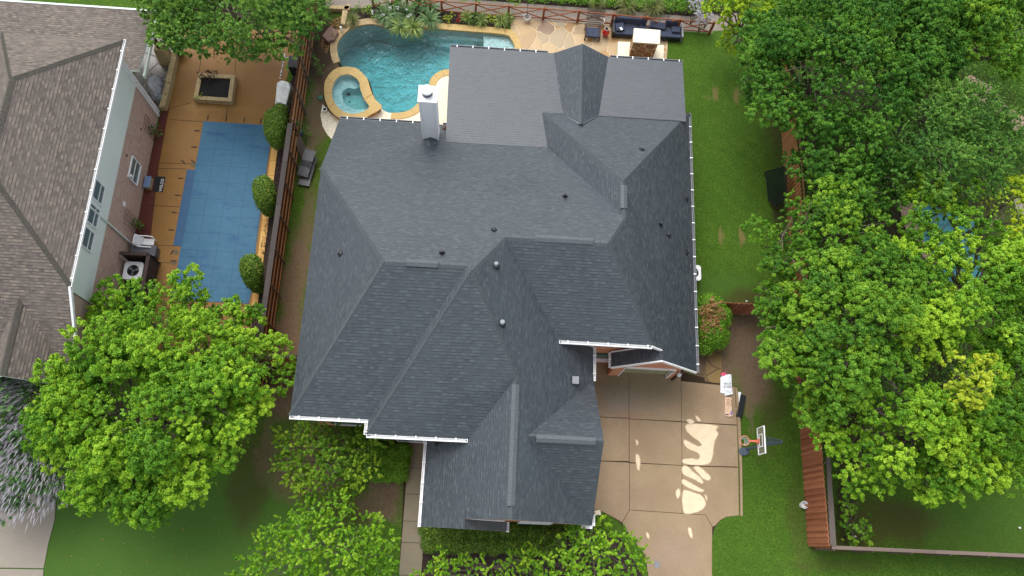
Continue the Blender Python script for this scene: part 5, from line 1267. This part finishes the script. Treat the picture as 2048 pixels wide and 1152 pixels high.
# far pool among the right-hand trees
tag(MB().prism(ats([(1825,415),(1850,405),(1950,445),(1965,560),(1920,590),(1870,520),(1840,480)]),-.02,.02).build('neighbour_pool_water',m_noise('turquoise_water',(.03,.17,.20),(.05,.24,.27),1,.1,.02,4)),kind='structure')
tag(MB().prism(ats([(1795,405),(1824,400),(1842,475),(1880,530),(1868,540),(1818,480)]),-.02,.03).build('neighbour_pool_deck',K['brickp']),kind='structure')
# ------------------------------------------------------------ trees
BIG = dict(subr=(.6,1.05), dens=.46, tsp=.31, tr=.26, per=92, leaf=(.092,.058), fill=7, holes=.08, shoot=.16, tv=.27, rlo=.38)
tree('maple_tree','big bright green maple in front of the left house, widest crown on the left',[(172,785,4.3,1.6),(235,700,5.0,1.9),(330,690,5.2,1.9),(415,690,5.0,1.7),(500,735,4.4,1.45),(145,855,4.0,1.35),(215,830,5.0,2.2),(330,820,5.8,2.5),(430,800,5.2,2.0),(500,800,4.0,1.3),(180,930,3.8,1.7),(280,945,4.2,1.9),(385,930,4.4,1.9),(450,880,4.4,1.5),(545,715,3.6,1.0),(100,800,3.8,1.1),(95,860,3.6,1.1),(535,770,3.8,1.1),(250,985,3.8,1.1),(350,985,3.8,1.1)],'bright',base=(330,850),seed=11,tr_r=.22,**dict(BIG,holes=.05,dens=.5,fill=9))
SM = dict(subr=(.32,.55), dens=1.5, tsp=.26, tr=.20, per=62, leaf=(.105,.068), fill=14)
tree('young_tree','small bright tree hiding the lower end of the pink brick wall next door',[(225,600,3.4,.95),(265,600,3.8,.95),(302,578,3.8,.7),(215,640,3.0,.9),(310,615,3.2,.8),(255,650,3.2,1.0)],'bright',seed=12,tr_r=.07,**SM)
tree('young_tree','small bright tree in front of the blue pool cover corner',[(375,582,3.9,.95),(385,620,3.4,1.1),(355,645,3.0,.9),(410,592,3.4,.6),(360,600,3.4,.7)],'bright',seed=13,tr_r=.07,**SM)
tree('young_tree','small bright tree between the blue pool cover and the long left fence',[(445,640,3.4,1.0),(485,630,3.6,.9),(470,665,3.0,1.1),(425,660,2.8,.7)],'bright',seed=14,tr_r=.07,**SM)
FN = dict(subr=(.4,.75), dens=.95, tsp=.31, tr=.22, per=48, leaf=(.12,.06), fill=10, shoot=.24, tv=.26, holes=.15)
tree('elm_tree','feathery grey green tree at the top left above the orange deck',[(345,25,5.0,1.8),(400,40,5.4,2.0),(470,35,5.8,2.4),(550,45,5.2,2.1),(430,88,4.4,1.3),(495,95,4.4,1.2),(590,35,4.6,1.5),(545,90,4.4,1.1),(365,60,4.6,1.4),(330,-40,5,2),(450,-60,5.5,2.4),(570,-60,5,2.0),(385,60,4.4,1.0),(590,85,3.8,.6)],'fine',base=(470,40),seed=21,tr_r=.2,**FN)
tree('spruce_shrub','narrow grey green conifer at the fence above the purple slab',[(650,20,1.6,.45),(655,40,1.2,.5),(647,5,1.9,.4)],'fine',seed=22,tr_r=.04,subr=(.15,.25),dens=3,tsp=.2,tr=.12,per=50,leaf=(.07,.025),fill=20,shoot=.16)
for k,(a,b,lab) in enumerate([(636,133,'slim green conifer with a rusty tip left of the spa'),(607,255,'slim green conifer by the slatted wood panel')]):
    tree('young_conifer',lab,[(a-5,b-12,1.1,.28),(a,b,.8,.32),(a+5,b+12,.4,.3)],'fine',seed=30+k,cat='shrub',tr_r=.03,subr=(.12,.2),dens=4,tsp=.17,tr=.11,per=34,leaf=(.065,.03),fill=30,shoot=.12)
# yellow-green tree at top, with its bare limbs seen
tree('golden_locust','yellow green tree at the right end of the rail fence',[(1500,0,4.6,1.4),(1450,15,4.3,.8),(1425,8,4.2,.55),(1530,25,4.4,.8),(1475,-25,4.6,1.2),(1462,60,3.2,.38),(1455,45,3.6,.4),(1450,85,2.6,.42),(1470,100,2.2,.5),(1452,105,2.0,.32),(1490,38,3.8,.45),(1500,90,2.0,.4),(1415,12,4.0,.5),(1480,20,4.4,.9),(1455,65,3.0,.4)],'yellow',base=(1480,84),seed=23,tr_r=.10,subr=(.3,.5),dens=1.5,tsp=.28,tr=.2,per=66,leaf=(.125,.085),fill=6,holes=.12)
DEEP = dict(subr=(.5,.95), dens=.6, tsp=.33, tr=.24, per=78, leaf=(.095,.058), fill=16, shoot=.22)
tree('oak_tree','wide dark green tree on the right above the bright orange fence',[(1500,140,4.6,1.4),(1545,90,5.3,1.7),(1560,190,5.2,1.8),(1620,130,6.2,2.3),(1620,230,5.2,1.8),(1600,50,6.0,1.9),(1690,80,6.6,2.3),(1690,180,6.6,2.4),(1760,130,6.6,2.3),(1655,20,6.2,2),(1750,30,6.4,2.2),(1500,190,3.6,.8),(1565,235,4.0,1.0)],'deep',base=(1600,240),seed=24,tr_r=.25,**DEEP)
tree('oak_tree','dark green tree in the middle of the top right grove',[(1800,70,6.0,2.0),(1850,30,6.2,2.2),(1830,130,5.6,1.7),(1890,100,5.4,1.6),(1790,180,5.4,1.3),(1870,160,4.6,1.2)],'deep',seed=25,tr_r=.2,**DEEP)
tree('ash_tree','fresh mid green tree filling the top right corner',[(1960,30,6.4,2.0),(2020,60,6.4,2.2),(1960,100,5.6,1.6),(2070,110,6,2.0),(2020,120,5.4,1.3),(1930,-30,6,2.2),(2060,-20,6,2.4)],'mid',seed=26,tr_r=.2,**BIG)
tree('oak_tree','dark blue green tree behind the orange fence, beside the feathery crown',[(1640,300,5.0,1.4),(1700,290,5.6,1.5),(1650,360,4.6,1.4),(1720,370,5.0,1.5),(1620,345,3.8,.9),(1760,330,5.2,1.3),(1690,410,4.0,1.0),(1780,400,4.2,1.1),(1790,370,4.6,1.2)],'deep',seed=27,tr_r=.18,**DEEP)
tree('cypress_tree','feathery light green rounded tree on the right, left of the tan path',[(1990,260,4.6,1.1),(2005,300,4.4,1.2),(1840,240,6.0,1.7),(1900,225,6.2,1.7),(1950,260,6.0,1.7),(1985,290,5.0,1.3),(1860,310,6.4,1.9),(1930,330,5.8,1.8),(1810,300,5.4,1.4),(1880,370,5.0,1.4),(2000,330,4.4,1.1),(1980,230,4.8,1.0)],'blue',base=(1890,330),seed=28,tr_r=.2,subr=(.35,.6),dens=1.1,tsp=.32,tr=.20,per=50,leaf=(.12,.05),fill=16,shoot=.42)
tree('maple_tree','bright green tree at the upper left of the right-hand grove, beside the black net',[(1560,470,4.8,1.3),(1610,440,5.2,1.3),(1540,495,3.8,.85),(1670,430,5.6,1.4),(1660,490,5.6,1.6),(1720,450,5.6,1.4),(1590,510,4.6,1.2),(1720,510,5.4,1.3),(1590,425,4.4,.8)],'mid',seed=41,tr_r=.18,**BIG)
tree('maple_tree','largest bright green tree of the right grove, above the end of the red brown fence',[(1560,590,4.6,1.35),(1620,570,5.8,1.7),(1690,570,6.4,1.9),(1560,650,4.6,1.4),(1630,650,6.2,2.0),(1720,650,7.0,2.2),(1610,730,5.4,1.7),(1690,740,6.4,2.0),(1760,590,6.6,1.8),(1640,790,4.4,1.4),(1595,750,4.0,1.2),(1605,790,3.6,1.0),(1650,825,3.8,.9),(1580,700,4.0,1.1),(1540,625,3.6,.9),(1760,740,6.2,1.7)],'mid',base=(1640,720),seed=42,tr_r=.24,**BIG)
tree('maple_tree','bright green tree over the turquoise pool on the right edge',[(1850,450,5.4,1.3),(1900,400,5.0,1.2),(1900,500,5.8,1.5),(1960,470,5.8,1.5),(1840,560,6.4,1.6),(1960,560,6.2,1.6),(1900,620,6.6,1.8),(1990,620,6.2,1.8),(1830,650,6.6,1.7),(2040,540,5.6,1.5),(2040,660,5.8,1.6)],'bright',base=(1900,600),seed=43,tr_r=.22,**dict(BIG,holes=.08,fill=6,dens=.52))
tree('maple_tree','yellowish tree on the right edge under the pale paving',[(2010,410,4.8,1.2),(2050,440,4.8,1.3),(2030,380,4.2,.8),(1975,415,4.2,.8)],'yellow',seed=44,tr_r=.12,**dict(BIG,tv=.15))
tree('maple_tree','bright green tree above the young sapling in the fenced right yard',[(1690,860,4.6,1.4),(1750,820,5.6,1.8),(1830,790,6.2,1.8),(1830,870,5.8,1.9),(1900,850,5.8,1.8),(1720,920,4.2,1.2),(1780,930,4.4,1.4),(1860,930,4.6,1.5),(1860,975,3.6,1.0),(1960,800,6,1.8),(1940,920,4.8,1.5)],'bright',base=(1800,880),seed=45,tr_r=.22,**BIG)
tree('maple_tree','lower right corner tree of mid green leaves at the photo edge',[(2000,720,6,1.8),(2040,780,5.8,1.8),(2010,860,5.4,1.7),(2060,880,5,1.5),(1990,930,4.4,1.2),(2060,730,6,1.8)],'mid',seed=46,tr_r=.2,**BIG)
tree('golden_tree','yellow leaved crown amid the green trees on the right',[(1930,745,8.0,.9),(1950,775,8.0,.95),(1912,790,7.6,.8),(1965,745,7.6,.75)],'gold',seed=47,tr_r=.1,subr=(.3,.45),dens=1.6,tsp=.28,tr=.2,per=60,leaf=(.115,.075),fill=6)
tree('sapling','sparse leafy sapling inside the corner of the red brown fence',[(1690,1012,1.6,.45),(1705,1045,1.8,.6),(1722,1065,1.4,.55),(1700,1075,1.2,.5),(1688,1040,1.3,.4),(1730,1055,1.5,.5),(1735,1078,1.2,.4),(1705,1005,1.6,.35)],'mid',seed=48,tr_r=.04,subr=(.2,.35),dens=2.2,tsp=.24,tr=.17,per=26,leaf=(.15,.085),fill=4)
OL = dict(subr=(.3,.55), dens=1.3, tsp=.30, tr=.22, per=26, leaf=(.11,.07), fill=8, shoot=.3, holes=.15)
tree('crape_myrtle','olive green sparse tree in front of the lower left eave',[(590,890,3.0,.85),(640,870,3.4,.8),(685,880,3.2,.8),(730,895,3.0,.7),(600,940,3.0,.9),(660,930,3.6,1.1),(720,940,3.0,.9),(560,920,2.6,.6),(640,975,3.0,.9),(700,980,2.6,.7)],'olive',base=(655,930),seed=51,tr_r=.06,**dict(OL,per=50,holes=.0,dens=1.8,fill=18))
tree('crape_myrtle','bright shrubby tree left of the front walkway at the bottom edge',[(600,1040,3.2,.8),(640,1010,3.4,.8),(680,1040,3.6,1.0),(560,1080,3.0,.9),(620,1090,3.8,1.3),(700,1100,3.8,1.3),(520,1110,2.6,.8),(760,1110,3.2,1.0),(560,1150,3,1.1),(660,1150,3.6,1.3),(770,1160,3,1.0),(500,1150,2.6,.8),(740,1060,2.8,.7)],'bright',base=(650,1100),seed=52,tr_r=.07,**dict(OL,per=40,holes=.05))
tree('crape_myrtle','bright shrubby tree covering the corner of the driveway at the bottom',[(1130,1090,3.0,.8),(1180,1075,3.2,.9),(1230,1085,3.2,.8),(1190,1120,3.4,1.1),(1250,1130,3.0,.9),(1120,1140,3.2,1.1),(1265,1105,2.6,.45),(1200,1160,3,1.1),(1150,1055,2.2,.5)],'bright',base=(1180,1110),seed=53,tr_r=.06,**dict(OL,per=40,holes=.03))
tree('crape_myrtle','low bright shrubby tree below the front hedge at the bottom middle',[(900,1150,2.4,.8),(950,1140,2.6,.7),(1000,1140,2.8,.7),(1050,1130,2.8,.8),(1090,1150,2.8,.9),(860,1155,2.2,.6),(1010,1165,2.8,.9),(930,1120,2.0,.5),(1070,1105,2.4,.6),(880,1120,2.0,.45),(1030,1110,2.2,.5)],'bright',seed=54,tr_r=.06,**dict(OL,per=34,holes=.05))
# chaste tree with lilac spikes, far left
vl=[(-10,830,3.2,1.5),(110,930,3.0,1.1),(75,740,3.4,.9),(115,700,3.2,.7),(15,735,3.4,.9),(45,720,3.2,.9),(-5,770,3.4,1.1),(20,770,3.0,1.3),(60,790,3.2,1.1),(110,725,2.6,.8),(15,850,3.0,1.4),(60,880,2.8,1.3),(20,940,2.8,1.4),(80,940,2.6,1.2),(60,990,2.4,1.1),(120,970,2.0,.9),(-30,900,2.8,1.6),(30,715,2.2,.8),(10,1000,2.4,.9)]
L=[(*at(a,b,z)[:2],z,R) for a,b,z,R in vl]
t=thing('chaste_tree','round shrub covered in pale lilac flower spikes at the far left','shrub',(L[3][0],L[3][1],0)); limbs(t,(L[3][0],L[3][1]),L,.08,5)
rs=np.random.RandomState(5); V_,T_=crown(L,rs,subr=(.4,.6),dens=1.0,tsp=.3,tr=.22,per=60,leaf=(.13,.042),fill=20,shoot=.25); quads_mesh('crown',V_,T_,LF['vitex'],t)
Q=[];T=[]
cc=np.array([L[3][0]-.6,L[3][1],.6])
for (x,y,z,R) in L:
    d=sphdirs(rs,int(R*R*140),-.05); P=np.array([x,y,z])+d*R*rs.uniform(.8,1.08,(len(d),1))*np.array([1,1,.85]); D=nrm(nrm(P-cc)*1.0+np.array([0,0,.25])+rs.normal(0,.15,(len(d),3)))
    for p,dd in zip(P,D):
        ln=rs.uniform(.30,.60); s1=nrm(np.cross(dd,rs.normal(size=3))); s2=np.cross(dd,s1)
        for s_ in (s1,s2): Q.append([p,p+dd*ln*.45+s_*.024,p+dd*ln,p+dd*ln*.45-s_*.024]); T.append(rs.random())
quads_mesh('flower_spikes',np.array(Q),np.array(T),LF['lilac'],t)

# shrubs
for k,(ps,lab) in enumerate([([(551,238,1.9,.55),(549,262,1.6,.5),(556,285,1.0,.38),(560,222,1.7,.38)],'clipped heart shaped shrub nearest the covered grill, tip against the fence'),([(527,373,1.9,.52),(530,395,1.6,.5),(535,415,1.0,.36)],'clipped heart shaped shrub in the middle of the three at the fence'),([(502,530,1.9,.52),(505,552,1.5,.46),(512,570,.9,.34)],'clipped round shrub closest to the small bright trees')]):
    L=[(*at(a,b,z)[:2],z,R) for a,b,z,R in ps]; L.append((L[-1][0]+.05,L[-1][1],.4,.25)); L+=[tuple((a_+b_)/2+(.04 if i_==3 else 0) for i_,(a_,b_) in enumerate(zip(u_,v_))) for u_,v_ in zip(L,L[1:])]
    clipped('clipped_shrub',lab,L,'box',60+k,'clipped shrubs along the left fence')
L=[(*at(a,b,z)[:2],z,R) for a,b,z,R in [(1420,615,1.4,.62),(1432,632,1.4,.66),(1422,662,1.4,.66),(1434,672,1.1,.55),(1405,640,1.3,.5),(1410,685,1.0,.5)]]
t=clipped('round_shrub','big round shrub with a brown dead centre at the right corner of the house',[(a,b,z-.1,R*1.12) for a,b,z,R in L]+[(L[0][0],L[0][1]-.4,.6,.8)],'mid',66,per_m2=1100,leaf=(.085,.055),rough=.09)
x,y,_=at(1425,620,2.0)
V_,T_=crown([(x,y,2.02,.6),(x-.3,y-.1,1.95,.55),(x+.3,y-.15,1.95,.52),(x,y-.6,1.95,.58),(x-.25,y-.9,1.85,.5),(x+.2,y-.9,1.8,.4)],np.random.RandomState(9),subr=(.15,.24),dens=5,tsp=.16,tr=.12,per=24,leaf=(.11,.026),fill=60,zmin=.05); quads_mesh('dead_patch',V_,T_,LF['brown'],t)
def hedge(lab,px0,px1,py0,py1,z,seed,mat='box'):
    a=at(px0,py0,z); b=at(px1,py1,z); L=[]; rr=random.Random(seed); x=a[0]
    while x<b[0]:
        y=b[1]
        while y<a[1]: L.append((x+rr.uniform(-.1,.1),y+rr.uniform(-.1,.1),z-.35+rr.uniform(-.05,.05),.42)); y+=.48
        x+=.5
    return clipped('hedge',lab,L,mat,seed,cat='hedge',stem=False,per_m2=900,rough=.12,leaf=(.08,.05),zmin=-.1)
hedge('dark clipped hedge under the front wing roof edge',858,1120,1056,1096,.95,70)
hedge('green hedge patch left of the front walkway under the eave',700,808,888,945,.7,71,'mid')
bush('grass_tuft','bright low shrub between the hedge and the driveway corner',[(1140,1062,.5,.4),(1165,1050,.4,.35),(1190,1045,.3,.3),(1150,1080,.5,.4),(1210,1050,.3,.28)],'bright',seed=72,per=26)
bush('low_shrub','low shrub beside the jog of the front gutters',[(745,868,.9,.4),(720,880,.8,.4),(775,885,.6,.35)],'mid',seed=73)
bush('hedge','leafy climber row along the top of the alley',[(x_,-14+abs(x_-1100)*.0+x_*.025-18,.8,.6) for x_ in range(820,1430,34)],'mid',seed=74,cat='hedge',stems=False,subr=(.25,.4),dens=1.5,tsp=.24,tr=.15,per=22)
# plants round the pool
BP=[(791,47,.62,'blade','dark strap leaved plant left of the pale pair'),(810,26,.62,'blade','strap leaved plant behind the pale pair'),(802,55,.66,'blady','left of the two pale strap leaved plants hanging over the pool'),(826,54,.66,'blady','right of the two pale strap leaved plants hanging over the pool'),(770,30,.7,'blade','dark strap leaved clump with white blooms'),(860,14,.62,'blade','upper dark strap leaved plant by the fence post'),(860,40,.72,'blade','lower dark strap leaved plant beside the yellow shrub'),(836,8,.5,'blade','strap leaved plant at the top edge by the rail fence'),(785,10,.6,'blade','topmost dark strap leaved clump near the white blooms')]
for k,(a,b,r,m_,lab) in enumerate(BP):
    x,y,_=at(a,b,.45); bladeplant('strap_leaved_plant',lab,x,y,.25,r,.8,m_,110,80+k,.05,group='strap leaved plants behind the pool')
for k,(a,b,r,m_,lab) in enumerate([(934,38,.42,'blady','pale grass clump right of the red flowers'),(964,42,.42,'blady','pale grass clump between dark shrub and second yellow shrub'),(1002,42,.5,'blady','pale grass clump at the right end of the flower bed'),(1015,38,.4,'blady','small grass clump touching the stone patio'),(706,44,.45,'grass','low yellow green grass clump beside the left pool coping')]):
    x,y,_=at(a,b,.2); bladeplant('grass_clump',lab,x,y,.05,r,.9,m_,120,100+k,.025)
for k,(a,b,r,m_,lab) in enumerate([(1253,12,.75,'grass','tawny ornamental grass left of the other beyond the alley'),(1308,12,.8,'grass','tawny ornamental grass right of the other beyond the alley'),(1195,8,.5,'grass','small ornamental grass at the left of the tawny pair')]):
    x,y,_=at(a,b,.4); bladeplant('ornamental_grass',lab,x,y,.05,r,1.2,m_,260,110+k,.022)
tiny=dict(subr=(.12,.2),dens=5,tsp=.15,tr=.09,per=18,leaf=(.07,.03),fill=40)
bush('golden_shrub','bright yellow shrub right of the dark strap leaved plants',[(896,40,.3,.26),(901,33,.35,.24),(890,34,.3,.2)],'gold',seed=120,**tiny)
bush('golden_shrub','bright yellow shrub near the right end of the flower bed',[(984,42,.3,.26),(978,34,.35,.24),(990,36,.3,.2)],'gold',seed=121,**tiny)
bush('golden_shrub','yellow green shrub at the back left of the pool',[(730,22,.4,.30),(738,18,.35,.26)],'yellow',seed=122,**tiny)
bush('flowering_plant','small plant with red flowers between the yellow shrub and grasses',[(918,42,.25,.15),(921,33,.3,.13)],'red',seed=123,cat='flowers',**tiny)
bush('dark_shrub','dark green shrub in the middle of the flower bed',[(949,38,.4,.26),(950,28,.5,.24),(946,46,.3,.2)],'deep',seed=124,**tiny)
bush('dark_shrub','green shrub left of the yellow green one at the back of the pool',[(716,14,.5,.26),(712,26,.3,.2),(745,30,.3,.25),(760,38,.2,.22)],'mid',seed=125,**tiny)
bush('yellow_spot_shrub','small yellow green shrub at the very top left of the rock bed',[(654,5,1.0,.24)],'yellow',seed=126,**tiny)
bush('flowering_shrub','shrub with white blooms above the strap leaved plants',[(752,8,1.4,.45),(800,5,1.4,.5),(822,18,1.2,.35)],'blue',seed=127,leaf=(.09,.03),per=30)
V_,T_=crown([(*at(790,12,1.7)[:2],1.6,.8),(*at(755,25,1.3)[:2],1.2,.5),(*at(818,24,1.3)[:2],1.2,.4)],np.random.RandomState(8),subr=(.12,.2),dens=1.0,tsp=.3,tr=.09,per=8,leaf=(.10,.04),fill=0)
o=quads_mesh('white_blooms',V_,T_,LF['white']); tag(o,'scattered white blooms above the pool planting','flowers')
bush('lavender_shrub','silvery lilac shrub beside the yellow green tree at the alley end',[(1395,15,1.6,.7),(1420,30,1.4,.5),(1385,-5,1.6,.6),(1405,45,1.0,.4)],'lilac',seed=128,leaf=(.10,.035),per=24)
# ground cover
for k,(a,b,r) in enumerate([(420,150,.35),(413,140,.3)]): pass
bush('purple_plant','dark purple plant at the back corner of the stone planter',[(413,148,.66,.34),(428,146,.62,.3),(403,152,.6,.28),(415,158,.6,.26)],'purple',seed=130,cat='plant',**tiny)
bush('small_plant','sparse little green plant in the front corner of the black soil planter',[(394,196,.42,.16),(402,190,.42,.12)],'olive',seed=131,cat='plant',**dict(tiny,per=7))
for k,(px,py,r) in enumerate([(745,640,0)]): pass
def cover(name,label,poly,n,mat,leaf,h,seed):
    rs=np.random.RandomState(seed); q=ats(poly); xs=[p[0] for p in q]; ys_=[p[1] for p in q]; P=[]
    while len(P)<n:
        x=rs.uniform(min(xs),max(xs)); y=rs.uniform(min(ys_),max(ys_))
        if inpoly((x,y),q): P.append((x,y,rs.uniform(.02,h)))
    P=np.array(P); o=quads_mesh(name,leafquads(rs,P,nrm(rs.normal(0,.6,(n,3))+np.array([0,0,1])),*leaf),rs.random(n),LF[mat]); o['kind']='stuff'; return o
tag(cover('ground_cover','',[(860,-60),(1500,-40),(1500,20),(1380,30),(1200,15),(900,-6)],16000,'mid',(.13,.07),.45,1),'low green ground cover beyond the alley','ground cover')
tag(cover('fallen_leaves','',[(640,90),(665,40),(700,25),(690,50),(660,80),(655,110)],420,'brown',(.09,.06),.04,2),'brown fallen leaves on the rock bed','leaves')
tag(cover('bed_weeds','',[(330,560),(500,690),(420,760),(200,700)],2500,'deep',(.10,.06),.4,3),'dark weeds under the front left trees','weeds')
tag(cover('bed_plants','',[(537,420),(560,300),(572,300),(552,430),(530,520),(518,520)],500,'purple',(.08,.05),.2,4),'dark purple ground plants in the strip behind the pool edge stones','ground cover')
tag(cover('lawn_litter','',[(120,1030),(520,1000),(620,1152),(90,1152)],90,'brown',(.07,.05),.02,5),'scattered dead leaves on the front left lawn','leaves')
tag(cover('undergrowth','',[(1640,180),(2048,60),(2048,400),(1700,430)],9000,'deep',(.14,.08),1.2,6),'dark undergrowth below the right-hand trees','undergrowth')
tag(cover('undergrowth','',[(1700,430),(1900,600),(1960,900),(1680,820),(1680,600)],7000,'deep',(.14,.08),1.0,7),'dark leafy undergrowth behind the red brown fence','undergrowth')
